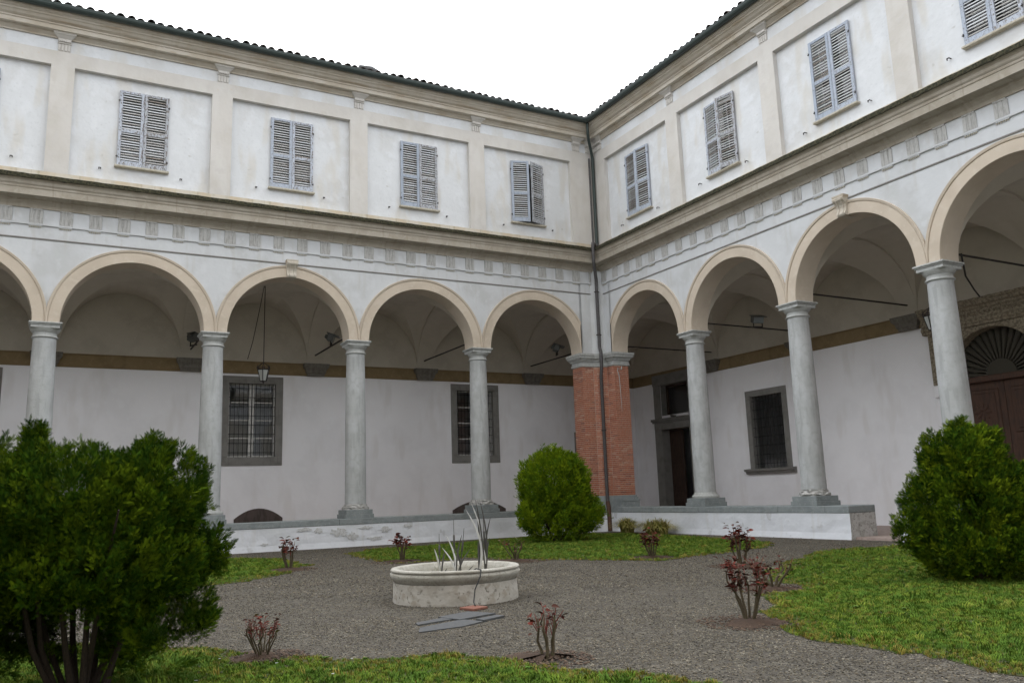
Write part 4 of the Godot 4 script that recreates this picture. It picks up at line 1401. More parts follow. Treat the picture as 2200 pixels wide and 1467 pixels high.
func fittings() -> void:
	# downpipe in the corner
	var o := thing("downpipe", "dark metal downpipe running down the corner and the brick pier", "downpipe", Vector3(-0.22, 0, 0.22))
	var m := MB.new()
	var b := Vector3(-0.22, 0, 0.22)
	var L := func(v: Vector3) -> Vector3: return v - b
	m.tube([Vector3(-0.6, 14.48, 0.62), Vector3(-0.6, 14.3, 0.62), Vector3(-0.57, 14.1, 0.58), Vector3(-0.5, 13.95, 0.5), Vector3(-0.14, 13.55, 0.14), Vector3(-0.09, 13.4, 0.1), Vector3(-0.09, 10.1, 0.1)].map(L), [0.055], 10)
	part(o, "upper_pipe", m.done(M.gutter))
	m = MB.new()
	m.tube([Vector3(-0.2, 13.4, 0.03), Vector3(-0.2, 10.0, 0.03)].map(L), [0.032], 8)
	part(o, "conduit", m.done(M.pipe))
	m = MB.new()
	m.tube([Vector3(-0.09, 10.12, 0.1), Vector3(-0.12, 10.0, 0.14), Vector3(-0.3, 9.97, 0.3), Vector3(-0.62, 9.95, 0.62), Vector3(-0.66, 9.85, 0.66), Vector3(-0.66, 9.3, 0.66), Vector3(-0.6, 9.1, 0.6), Vector3(-0.3, 8.75, 0.24), Vector3(-0.29, 8.6, 0.22), Vector3(-0.29, 6.3, 0.22)].map(L), [0.06], 10)
	part(o, "middle_pipe", m.done(M.pipe))
	m = MB.new()
	m.tube([Vector3(-0.29, 6.3, 0.22), Vector3(-0.33, 6.22, 0.3), Vector3(-0.33, 6.1, 0.34), Vector3(-0.33, 5.6, 0.34), Vector3(-0.29, 5.3, 0.22), Vector3(-0.29, 0.9, 0.22)].map(L), [0.06], 10)
	part(o, "lower_pipe", m.done(M.pipe))
	m = MB.new()
	m.tube([Vector3(-0.29, 1.0, 0.22), Vector3(-0.28, 0.8, 0.26), Vector3(-0.28, 0.02, 0.27)].map(L), [0.072, 0.075, 0.075], 10)
	part(o, "foot_pipe", m.done(M.rust))
	for y in [8.3, 6.75, 3.4]:
		m = MB.new()
		m.lathe([[0.06, -0.02], [0.072, -0.02], [0.072, 0.02], [0.06, 0.02]], 12, Vector3(-0.29, y, 0.22) - b)
		m.bx(-0.29 - b.x - 0.1, -0.29 - b.x + 0.1, y - 0.012, y + 0.012, -0.03, 0.02)
		part(o, "bracket", m.done(M.iron))
	# floodlights on the tie rods
	var spots := [[Vector3(-13.14, 6.43, -4.3), 0.5, "grey floodlight on the tie rod behind the column left of the lantern"],
		[Vector3(-8.97, 6.43, -2.95), -0.4, "dark floodlight on the tie rod right of the hanging lantern"],
		[Vector3(-0.5, 6.43, -2.3), -0.4, "dark floodlight on the tie rod left of the brick pier"],
		[Vector3(3.05, 6.43, RA), -1.9, "pale floodlight on the tie rod right of the brick pier"]]
	for s in spots:
		var f := thing("floodlight", s[2], "floodlight", s[0], s[1], "floodlights on the tie rods")
		m = MB.new()
		m.bx(-0.03, 0.03, -0.01, 0.03, -0.16, 0.16, 0.006)
		for e in [-0.15, 0.15]: m.bx(-0.02, 0.02, 0.02, 0.3, e - 0.012, e + 0.012, 0.004)
		part(f, "yoke", m.done(M.iron))
		m = MB.new()
		var tilt := Transform3D(Basis(Vector3(0, 0, 1), -0.35), Vector3(0, 0.27, 0))
		m.box(Vector3(-0.12, -0.13, -0.19), Vector3(0.1, 0.1, 0.19), 0.03, tilt)
		m.box(Vector3(-0.17, 0.09, -0.22), Vector3(0.26, 0.115, 0.22), 0.01, tilt)
		m.box(Vector3(-0.2, -0.08, -0.1), Vector3(-0.12, 0.05, 0.1), 0.02, tilt)
		part(f, "housing", m.done(M.lamp_box))
		m = MB.new()
		m.box(Vector3(0.1, -0.11, -0.17), Vector3(0.106, 0.08, 0.17), 0.0, tilt)
		part(f, "lens", m.done(M.lamp_glass))
	# lanterns
	lantern(Vector3(-11.31, 5.0, -2.3), 8.13, "black iron lantern with pale panes hanging in the keystone arch on the left")
	lantern(Vector3(2.5, 5.02, 10.98), 8.1, "black iron lantern hanging beside the tall column near the carved door")
	m = MB.new()
	m.tube([Vector3(-11.34, 8.12, -2.3), Vector3(-11.42, 7.6, -2.32), Vector3(-11.52, 7.0, -2.35), Vector3(-11.64, 6.3, -2.4), Vector3(-11.78, 5.75, -2.4)], [0.012], 6)
	top("loose_cable", m.done(M.iron), null, "loose dark cable dangling beside the left lantern rod", "cable")
	m = MB.new()
	m.tube([Vector3(0.75, 6.3, RA + 2 * RB + 0.3), Vector3(2.2, 6.15, 12.2), Vector3(3.6, 6.1, 11.5), Vector3(4.6, 6.12, 11.0)], [0.022], 6)
	top("wall_cable", m.done(M.iron), null, "dark cable slanting from the tall right column to the portal", "cable")
	# roof vent
	m = MB.new()
	m.tube([Vector3(-0.36, 0, 0), Vector3(-0.3, 0.03, 0), Vector3(0.1, 0.05, 0), Vector3(0.28, 0.02, 0), Vector3(0.36, -0.03, 0)], [0.02, 0.13, 0.15, 0.11, 0.02], 10)
	top("roof_cap", m.done(M.slate), null, "grey metal hump lying on the left eaves among the tiles", "roof vent", Vector3(-8.82, 14.69, 0.5))

func lantern(at: Vector3, hook: float, label: String) -> void:
	var o := thing("hanging_lantern", label, "lantern", at, 0.2)
	var m := MB.new()
	var ring := func(r: float, y: float, k: int) -> Vector3: return Vector3(cos(TAU * k / 6) * r, y, sin(TAU * k / 6) * r)
	for k in 6:
		m.tube([ring.call(0.1, 0.06, k), ring.call(0.19, 0.42, k), ring.call(0.21, 0.47, k), ring.call(0.19, 0.56, k)], [0.012, 0.014, 0.014, 0.006], 5)
		m.tube([ring.call(0.1, 0.06, k), ring.call(0.1, 0.06, k + 1)], [0.014], 5)
		m.tube([ring.call(0.19, 0.42, k), ring.call(0.19, 0.42, k + 1)], [0.02], 5)
		m.tube([ring.call(0.2, 0.47, k), ring.call(0.2, 0.47, k + 1)], [0.012], 5)
		m.tube([ring.call(0.2, 0.47, k), ring.call(0.16, 0.54, k), Vector3(0, 0.66, 0)], [0.009], 5)
	m.lathe([[0.002, -0.03], [0.03, 0.0], [0.02, 0.03], [0.1, 0.06]], 10)
	part(o, "frame", m.done(M.iron))
	for k in 6:
		m = MB.new()
		m.quad(ring.call(0.097, 0.07, k), ring.call(0.185, 0.41, k), ring.call(0.185, 0.41, k + 1), ring.call(0.097, 0.07, k + 1))
		part(o, "pane", m.done(M.milk))
	m = MB.new()
	m.tube([Vector3(0, 0.64, 0), Vector3(0, hook - at.y, 0)], [0.013], 6)
	part(o, "hanging_rod", m.done(M.iron))

func fountain() -> void:
	var c := Vector3(-12.16, 0, 13.76)
	var o := thing("fountain_basin", "round white stone fountain basin on a flaking drum in the gravel", "fountain", c)
	var m := MB.new()
	var fn := FastNoiseLite.new()
	fn.seed = 3
	fn.frequency = 1.6
	var rough := func(r: float, y: float, a: float) -> float: return r + fn.get_noise_3d(cos(a) * 2.0, y * 4.0, sin(a) * 2.0) * 0.02
	m.lathe([[0.822, -0.02], [0.818, 0.08], [0.812, 0.16], [0.806, 0.25]], 72, Vector3.ZERO, false, rough)
	part(o, "drum", m.done(M.basin_wall))
	m = MB.new()
	m.lathe([[0.75, 0.2], [0.785, 0.235], [0.795, 0.25], [0.815, 0.275], [0.838, 0.3], [0.852, 0.33], [0.854, 0.352], [0.84, 0.37], [0.83, 0.374], [0.83, 0.384], [0.847, 0.388], [0.85, 0.4], [0.838, 0.416], [0.815, 0.42], [0.757, 0.418], [0.733, 0.4], [0.705, 0.34], [0.68, 0.25]], 72, Vector3.ZERO, false, func(r: float, y: float, a: float) -> float: return r + fn.get_noise_3d(cos(a) * 6.0, y * 14.0, sin(a) * 6.0) * 0.007)
	part(o, "rim", m.done(M.basin))
	m = MB.new()
	m.lathe([[0.71, 0.285], [0.4, 0.29], [0.001, 0.292]], 40, Vector3.ZERO, false)
	part(o, "basin_bed", m.done(M.algae))
	# metal reeds in three clumps; each entry: base offset (right, away), tip offset (right, height), bend, kind
	var right := Vector3(0.913, 0, 0.408)
	var away := Vector3(0.408, 0, -0.913)
	var u := 0.00182
	var clumps := [
		[Vector2(580, 632), "small clump of metal reeds at the left of the basin, with one cattail", [[580, 545, 430, 0.05, 0], [582, 580, 328, 0.0, 1], [690, 600, 425, 0.12, 0], [580, 540, 550, 0.05, 0], [600, 632, 570, -0.04, 2], [592, 622, 445, -0.03, 2]]],
		[Vector2(710, 632), "middle clump of metal reeds in the basin, a curled blade between two cattails", [[690, 628, 338, 0.1, 0], [730, 682, 405, 0.08, 2], [687, 687, 232, 0.0, 1], [724, 762, 295, 0.0, 1], [700, 745, 342, -0.05, 2], [705, 800, 440, -0.08, 2], [750, 822, 556, -0.06, 2]]],
		[Vector2(885, 618), "tallest clump of metal reeds standing at the right of the basin", [[855, 775, 160, 0.13, 0], [862, 812, 108, 0.1, 0], [905, 848, 95, 0.02, 2], [912, 882, 103, 0.05, 2], [912, 902, 205, 0.0, 1], [910, 955, 225, -0.05, 2], [908, 945, 370, -0.04, 2], [915, 848, 320, 0.07, 0], [860, 855, 175, 0.03, 2], [862, 860, 385, 0.0, 2]]]]
	var g := RandomNumberGenerator.new()
	g.seed = 15
	for cl in clumps:
		var bp: Vector2 = cl[0]
		var base := c + Vector3(0, 0.29, 0) + right * (bp.x - 692.0) * u - away * 0.12
		var t := thing("metal_reeds", cl[1], "sculpture", base, 0.0, "metal reeds in the fountain")
		for b in cl[2]:
			var dep := g.randf_range(-0.08, 0.08)
			var p0: Vector3 = right * (b[0] - bp.x) * u + away * dep
			var hgt: float = (632.0 - b[2]) * u
			var p2: Vector3 = p0 + right * (b[1] - b[0]) * u + Vector3(0, hgt, 0) + away * g.randf_range(-0.08, 0.08)
			m = MB.new()
			if b[4] == 1:
				m.tube([p0, p0.lerp(p2, 0.55), p2], [0.006, 0.006, 0.003], 6)
				part(t, "reed_stem", m.done(M.dull_steel))
				m = MB.new()
				var q0: Vector3 = p0.lerp(p2, 0.5)
				var q1: Vector3 = p0.lerp(p2, 0.74)
				m.tube([q0, q0.lerp(q1, 0.1), q0.lerp(q1, 0.9), q1], [0.006, 0.014, 0.014, 0.006], 8)
				part(t, "cattail_head", m.done(M.dull_steel))
			else:
				var n := 10
				var side := (right + away * g.randf_range(-0.7, 0.7)).normalized()
				var fold := side.cross(Vector3.UP).normalized() * 0.006
				var L := []
				var R := []
				var C := []
				for i in n + 1:
					var f := float(i) / n
					var p: Vector3 = p0.lerp(p2, f) + right * sin(f * PI) * b[3] * hgt
					p -= right * (f - f * f * f) * b[3] * 0.3 * hgt * 0.0
					var wd := 0.0105 * pow(sin(PI * clampf(f * 0.93 + 0.07, 0.0, 1.0)), 0.7) + 0.002
					L.append(p - side * wd)
					R.append(p + side * wd)
					C.append(p + fold)
				m.smooth(1)
				for i in n:
					m.quad(L[i], C[i], C[i + 1], L[i + 1])
					m.quad(C[i], R[i], R[i + 1], C[i + 1])
				part(t, "reed_blade", m.done(M.steel if b[4] == 0 else M.dull_steel))
	# cable over the rim, tile and slates in front
	m = MB.new()
	var away2 := Vector3(-0.27, 0, 0.963)
	m.tube([Vector3(-12.24, 0.3, 14.15), Vector3(-12.21, 0.43, 14.5), Vector3(-12.2, 0.42, 14.615), Vector3(-12.23, 0.34, 14.645), Vector3(-12.31, 0.2, 14.66), Vector3(-12.36, 0.06, 14.72), Vector3(-12.4, 0.035, 14.84)], [0.008], 6)
	top("fountain_cable", m.done(M.rubber), null, "thin black cable hanging over the fountain rim to the terracotta tile", "cable")
	m = MB.new()
	m.bx(-0.12, 0.12, 0, 0.03, -0.12, 0.12, 0.005)
	top("terracotta_tile", m.done(M.terracotta), null, "red terracotta tile lying in the gravel at the foot of the fountain", "tile", Vector3(-12.44, 0.0, 14.88), 0.35)
	var slabs := [[Vector3(-13.18, 0.0, 15.9), 0.33, PackedVector2Array([Vector2(-0.5, 0.05), Vector2(-0.3, -0.16), Vector2(0.34, -0.2), Vector2(0.36, 0.1), Vector2(0.0, 0.16)]), "pointed slate slab nearest the camera, in front of the fountain"],
		[Vector3(-13.2, 0.0, 15.52), 0.35, PackedVector2Array([Vector2(-0.3, 0.05), Vector2(-0.22, -0.08), Vector2(0.2, -0.1), Vector2(0.25, 0.08)]), "small slate slab on the left of the slates by the fountain"],
		[Vector3(-12.76, 0.0, 15.36), 0.33, PackedVector2Array([Vector2(-0.3, 0.2), Vector2(-0.28, -0.16), Vector2(0.2, -0.18), Vector2(0.26, 0.2)]), "square slate slab closest to the terracotta tile"],
		[Vector3(-12.72, 0.0, 15.77), 0.35, PackedVector2Array([Vector2(-0.12, 0.08), Vector2(-0.1, -0.06), Vector2(0.24, -0.07), Vector2(0.24, 0.05)]), "narrow slate slab reaching right of the other slates"]]
	var k := 0
	for s in slabs:
		m = MB.new()
		m.prism(s[2], 0.001, 0.013 + 0.004 * k)
		top("slate_slab", m.done(M.slate), null, s[3], "slate", s[0], s[1], "slates in the gravel")
		k += 1

# ---------------------------------------------------------------- plants and ground cover
func ragged(pts: Array, sd: int) -> PackedVector2Array:
	var fn := FastNoiseLite.new()
	fn.seed = sd
	fn.frequency = 0.9
	var out := PackedVector2Array()
	for i in pts.size():
		var a: Vector2 = pts[i]
		var b: Vector2 = pts[(i + 1) % pts.size()]
		var n := maxi(1, int(a.distance_to(b) / 0.13))
		for k in n:
			var p := a.lerp(b, float(k) / n)
			out.append(p + Vector2(fn.get_noise_2d(p.x, p.y), fn.get_noise_2d(p.y + 40, p.x)) * 0.28 + Vector2(fn.get_noise_2d(p.x * 7.0, p.y * 7.0 + 9), fn.get_noise_2d(p.y * 7.0 + 40, p.x * 7.0)) * 0.12)
	return out

func edge_distance(p: Vector2, poly: PackedVector2Array) -> float:
	var d := 1e9
	for i in range(0, poly.size(), 1):
		d = minf(d, p.distance_squared_to(poly[i]))
	return sqrt(d)

func tuft_mesh(n: int, sd: int) -> ArrayMesh:
	var g := RandomNumberGenerator.new()
	g.seed = sd
	var m := MB.new()
	for i in n:
		var a := g.randf() * TAU
		var o := Vector3(g.randf_range(-0.5, 0.5), 0, g.randf_range(-0.5, 0.5)) * 0.9
		var lean := Vector3(cos(a), 0, sin(a)) * g.randf_range(0.15, 0.75)
		var h := g.randf_range(0.5, 1.0)
		var s := Vector3(-sin(a), 0, cos(a)) * 0.075
		var mid := o + lean * 0.35 + Vector3(0, h * 0.6, 0)
		var tip := o + lean + Vector3(0, h, 0)
		m.tri(o - s, o + s, mid + s * 0.8); m.tri(o - s, mid + s * 0.8, mid - s * 0.8)
		m.tri(mid - s * 0.8, mid + s * 0.8, tip)
	return m.done(M.foliage)

func weed_mesh() -> ArrayMesh:
	var m := MB.new()
	for i in 7:
		var a := TAU * i / 7.0 + 0.3 * sin(i * 5.0)
		var d := Vector3(cos(a), 0.0, sin(a))
		var s := Vector3(-sin(a), 0, cos(a)) * 0.24
		var l := 0.75 + 0.25 * sin(i * 2.7)
		var u := Vector3.UP
		m.quad(Vector3(0, 0.1, 0), d * l * 0.5 + s + u * 0.4, d * l + u * 0.3, d * l * 0.5 - s + u * 0.4)
	return m.done(M.foliage)

func lin(r: int, g: int, b: int) -> Color:
	return Color8(r, g, b).srgb_to_linear()

func plants() -> void:
	var lawns := [
		["lawn", "broad lawn on the right around the tall right shrub", [Vector2(-7.5, 14.75), Vector2(-6.6, 13.9), Vector2(-5.3, 13.0), Vector2(-3.4, 11.9), Vector2(-2.3, 11.75), Vector2(-1.2, 12.1), Vector2(-0.9, 13.2), Vector2(-0.9, 23.5), Vector2(-5, 25), Vector2(-11.0, 22.2), Vector2(-11.1, 20.5), Vector2(-10.9, 20.0), Vector2(-11.05, 19.5), Vector2(-11.05, 18.9), Vector2(-11.1, 18.5), Vector2(-10.5, 17.9), Vector2(-10.0, 17.0), Vector2(-9.0, 16.3), Vector2(-8.0, 15.75), Vector2(-7.9, 15.2)]],
		["lawn", "lawn in the corner under the round shrub by the brick pier", [Vector2(-10.4, 3.2), Vector2(-9.4, 2.1), Vector2(-7.2, 1.7), Vector2(-4.2, 0.75), Vector2(-1.45, 0.95), Vector2(-0.85, 2.0), Vector2(-0.75, 3.4), Vector2(-0.9, 5.5), Vector2(-1.4, 7.7), Vector2(-1.8, 9.2), Vector2(-3.0, 10.2), Vector2(-4.9, 10.8), Vector2(-6.7, 11.1), Vector2(-7.4, 10.1), Vector2(-8.45, 8.85), Vector2(-8.95, 7.3), Vector2(-10.2, 7.6), Vector2(-10.8, 7.0)]],
		["lawn", "far left lawn in front of the long low wall", [Vector2(-20, 1.4), Vector2(-13.6, 2.0), Vector2(-12.4, 2.5), Vector2(-12.1, 3.6), Vector2(-12.1, 6.1), Vector2(-13.2, 8.2), Vector2(-14.2, 9.0), Vector2(-14.8, 9.3), Vector2(-20, 11)]],
		["lawn", "near lawn along the bottom edge under the large left shrub", [Vector2(-24, 13), Vector2(-17.4, 13.8), Vector2(-16.1, 15.0), Vector2(-15.55, 15.7), Vector2(-15.4, 16.3), Vector2(-14.5, 17.0), Vector2(-13.85, 17.45), Vector2(-13.5, 17.9), Vector2(-13.4, 18.3), Vector2(-13.05, 18.7), Vector2(-12.95, 19.3), Vector2(-13.2, 22), Vector2(-24, 24)]]]
	var polys := []
	var sd := 1
	for l in lawns:
		var poly := ragged(l[2], sd)
		sd += 1
		polys.append(poly)
		var m := MB.new()
		m.prism(poly, -0.01, 0.005)
		setting(l[0], m.done(M.turf), null, l[1])
	# soil round the roses
	var roses := [Vector3(-12.70, 0, 7.0), Vector3(-10.29, 0, 6.9), Vector3(-8.59, 0, 8.85), Vector3(-6.36, 0, 10.42), Vector3(-6.53, 0, 13.1), Vector3(-10.78, 0, 17.69), Vector3(-8.6, 0, 15.85), Vector3(-15.23, 0, 16.45), Vector3(-13.3, 0, 18.04)]
	var soil_r := [0.42, 0.5, 0.5, 0.5, 0.42, 0.38, 0.42, 0.3, 0.28]
	for i in roses.size():
		var pts := []
		for k in 14:
			var a := TAU * k / 14.0
			var rr: float = soil_r[i] * (0.72 + 0.3 * sin(k * 2.3 + i * 1.7) * sin(k * 0.9 + i))
			pts.append(Vector2(roses[i].x + cos(a) * rr, roses[i].z + sin(a) * rr))
		var m := MB.new()
		var poly := ragged(pts, 30 + i)
		var ctr := Vector3(roses[i].x, 0.05, roses[i].z)
		m.smooth(1)
		for k in poly.size():
			var a := poly[k]
			var b := poly[(k + 1) % poly.size()]
			var a3 := Vector3(a.x, 0.004, a.y)
			var b3 := Vector3(b.x, 0.004, b.y)
			var ai := a3.lerp(ctr, 0.4)
			var bi := b3.lerp(ctr, 0.4)
			ai.y = 0.03
			bi.y = 0.03
			m.face_out(a3, b3, bi, ai, Vector3(roses[i].x, -5, roses[i].z))
			m.face_out(ai, bi, ctr, ctr + Vector3(0, 0.0001, 0), Vector3(roses[i].x, -5, roses[i].z))
		setting("soil_patch", m.done(M.soil), null, "patch of bare brown soil round a rose")
	var cx := []
	var cc := []
	var cg := RandomNumberGenerator.new()
	cg.seed = 33
	for i in roses.size():
		for k in 700:
			var a := cg.randf() * TAU
			var r: float = soil_r[i] * 1.35 * sqrt(cg.randf())
			var sc := cg.randf_range(0.005, 0.017)
			cx.append(Transform3D(Basis(Vector3.UP, cg.randf() * TAU) * Basis.from_scale(Vector3(sc, sc * 0.7, sc * 0.9)), Vector3(roses[i].x + cos(a) * r, 0.006 + 0.02 * clampf(1.0 - r / soil_r[i], 0.0, 1.0), roses[i].z + sin(a) * r)))
			cc.append([lin(78, 60, 47), lin(60, 46, 37), lin(96, 78, 62)][cg.randi() % 3] * cg.randf_range(0.8, 1.2))
	var clod := MB.new()
	clod.lathe([[0.01, -0.6], [0.8, -0.3], [1.0, 0.1], [0.5, 0.6], [0.01, 0.65]], 6, Vector3.ZERO, true)
	scatter(self, "soil_crumbs", clod.done(M.pebble), cx, cc).set_meta("label", "crumbs of brown soil scattered round the roses")
	var in_soil := func(p: Vector2) -> bool:
		for i in roses.size():
			if p.distance_to(Vector2(roses[i].x, roses[i].z)) < soil_r[i] * 0.9: return true
		return false
	# grass
	var eye := Vector2(-16.9, 24.2)
	var fwd := Vector2(0.48, -0.877)
	var fn := FastNoiseLite.new()
	fn.seed = 8
	fn.frequency = 0.7
	var g := RandomNumberGenerator.new()
	g.seed = 4
	var xfs := []
	var cols := []
	var greens := [lin(100, 126, 46), lin(110, 132, 48), lin(92, 118, 46), lin(122, 136, 54), lin(86, 116, 47), lin(120, 126, 58)]
	var dry := [lin(134, 124, 58), lin(120, 106, 54), lin(142, 132, 68)]
	for li in polys.size():
		var poly: PackedVector2Array = polys[li]
		var lo := poly[0]
		var hi := poly[0]
		for p in poly:
			lo = lo.min(p)
			hi = hi.max(p)
		var tries := int((hi.x - lo.x) * (hi.y - lo.y) * 1750.0)
		for t in tries:
			var p := Vector2(g.randf_range(lo.x, hi.x), g.randf_range(lo.y, hi.y))
			var v := p - eye
			var along := v.dot(fwd)
			if along < 3.0 or absf(v.dot(Vector2(-fwd.y, fwd.x))) > along * 0.72 + 1.0: continue
			var near := clampf(90.0 / (along * along), 0.3, 1.0)
			if g.randf() > near: continue
			if not Geometry2D.is_point_in_polygon(p, poly): continue
			if in_soil.call(p): continue
			var ed := edge_distance(p, poly)
			var nz := fn.get_noise_2d(p.x, p.y)
			var patch := fn.get_noise_2d(p.x * 3.0 + 70, p.y * 3.0)
			var dryness := clampf(0.5 - ed * 1.3, 0.0, 0.5) + maxf(0.0, nz) * 0.22 + maxf(0.0, patch) * 0.1
			var sc := g.randf_range(0.022, 0.039) * (1.0 + maxf(0.0, -nz) * 0.9) * (0.75 if ed < 0.25 else 1.0)
			if along > 16.0: sc *= 1.25
			if g.randf() < 0.035: sc *= g.randf_range(1.4, 2.1)
			var b := Basis(Vector3.UP, g.randf() * TAU) * Basis.from_scale(Vector3(sc * 1.1, sc * g.randf_range(0.8, 1.3), sc * 1.1))
			xfs.append(Transform3D(b, Vector3(p.x, 0.004, p.y)))
			var c: Color = dry[g.randi() % 3] if g.randf() < dryness else greens[(g.randi() % 6) if patch > -0.1 else (2 if g.randf() < 0.5 else 4)]
			cols.append(c * g.randf_range(0.85, 1.12))
	print("grass ", xfs.size())
	var gr := scatter(self, "grass", tuft_mesh(7, 2), xfs, cols)
	gr.set_meta("label", "short green grass of the lawns with dry yellow edges")
	var wx := []
	var wc := []
	for t in 2600:
		var poly: PackedVector2Array = polys[t % 4]
		var p := Vector2(g.randf_range(-17.0, -0.8), g.randf_range(1.0, 22.0))
		if not Geometry2D.is_point_in_polygon(p, poly) or in_soil.call(p): continue
		if fn.get_noise_2d(p.x * 2.0 + 30, p.y * 2.0) < -0.05: continue
		var sc := g.randf_range(0.03, 0.075)
		wx.append(Transform3D(Basis(Vector3.UP, g.randf() * TAU) * Basis.from_scale(Vector3(sc, sc, sc)), Vector3(p.x, 0.014, p.y)))
		wc.append([lin(70, 104, 44), lin(86, 118, 52), lin(98, 122, 60)][g.randi() % 3] * g.randf_range(0.8, 1.15))
	scatter(self, "lawn_weeds", weed_mesh(), wx, wc).set_meta("label", "broad-leaved weeds scattered through the lawns")
	# loose gravel
	xfs = []
	cols = []
	var pm := MB.new()
	var sp := SphereMesh.new()
	pm.lathe([[0.01, -0.5], [0.8, -0.3], [1.0, 0.05], [0.55, 0.5], [0.01, 0.6]], 6, Vector3.ZERO, true)
	var pebble := pm.done(M.pebble)
	var stones := [lin(106, 98, 84), lin(84, 78, 69), lin(124, 116, 101), lin(64, 61, 55), lin(114, 103, 86), lin(146, 139, 124), lin(92, 83, 68)]
	var tries2 := 760000
	for t in tries2:
		var p := Vector2(g.randf_range(-17.5, 0.5), g.randf_range(0.3, 21.0))
		var v := p - eye
		var along := v.dot(fwd)
		if along < 3.0 or absf(v.dot(Vector2(-fwd.y, fwd.x))) > along * 0.66 + 0.3: continue
		var near := clampf(64.0 / (along * along), 0.06, 1.0)
		if g.randf() > near * (0.8 + 0.7 * fn.get_noise_2d(p.x * 0.9 + 60, p.y * 0.9)): continue
		var inside := false
		for poly in polys:
			if Geometry2D.is_point_in_polygon(p, poly):
				inside = true
				break
		if inside and g.randf() > 0.01: continue
		if in_soil.call(p) and g.randf() > 0.3: continue
		if p.x > -0.2 or (p.y < 0.2 and p.x < 0): continue
		if p.distance_to(Vector2(-12.16, 13.76)) < 0.81: continue
		var sc := g.randf_range(0.0035, 0.0095) * (1.35 if along > 12.0 else 1.0)
		if g.randf() < 0.03: sc *= 1.6
		var b := Basis(Vector3.UP, g.randf() * TAU) * Basis(Vector3.RIGHT, g.randf_range(-0.5, 0.5)) * Basis.from_scale(Vector3(sc, sc * g.randf_range(0.5, 0.9), sc * g.randf_range(0.6, 1.0)))
		xfs.append(Transform3D(b, Vector3(p.x, 0.002 + sc * 0.2, p.y)))
		cols.append(stones[g.randi() % 7] * g.randf_range(0.75, 1.1) * (0.92 + 0.42 * fn.get_noise_2d(p.x * 1.3 + 200, p.y * 1.3)))
	print("pebbles ", xfs.size())
	var gv := scatter(self, "loose_gravel", pebble, xfs, cols)
	gv.set_meta("label", "loose grey gravel of the courtyard paths")
	shrubs()
	rose_bushes(roses)
	tufts()
	daisies(polys[3])

func spray_mesh() -> ArrayMesh:
	# a feathery flat twig of scale leaves, one unit long along +y
	var m := MB.new()
	var stick := func(a: Vector3, b: Vector3, w: float) -> void:
		var d := (b - a).normalized()
		var s := d.cross(Vector3(0, 0, 1)).normalized() * w
		var mid: Vector3 = a.lerp(b, 0.6) + Vector3(0, 0, 0.015)
		m.tri(a - s * 0.6, a + s * 0.6, mid + s); m.tri(a - s * 0.6, mid + s, mid - s)
		m.tri(mid - s, mid + s, b)
	stick.call(Vector3(0, 0, 0), Vector3(0.05, 1.0, 0.12), 0.026)
	for i in 4:
		var y := 0.1 + i * 0.2
		for s in [-1.0, 1.0]:
			var b := Vector3(s * 0.01, y + (0.08 if s > 0 else 0.0), y * 0.12)
			var l := 0.38 - i * 0.055
			var e := b + Vector3(s * l * 0.5, l * 0.85, 0.06 * s)
			stick.call(b, e, 0.028)
			if i < 3:
				stick.call(b.lerp(e, 0.4), b.lerp(e, 0.4) + Vector3(s * 0.02, l * 0.45, 0.05), 0.024)
				stick.call(b.lerp(e, 0.5), b.lerp(e, 0.5) + Vector3(s * l * 0.36, l * 0.2, -0.04), 0.024)
	return m.done(M.foliage)

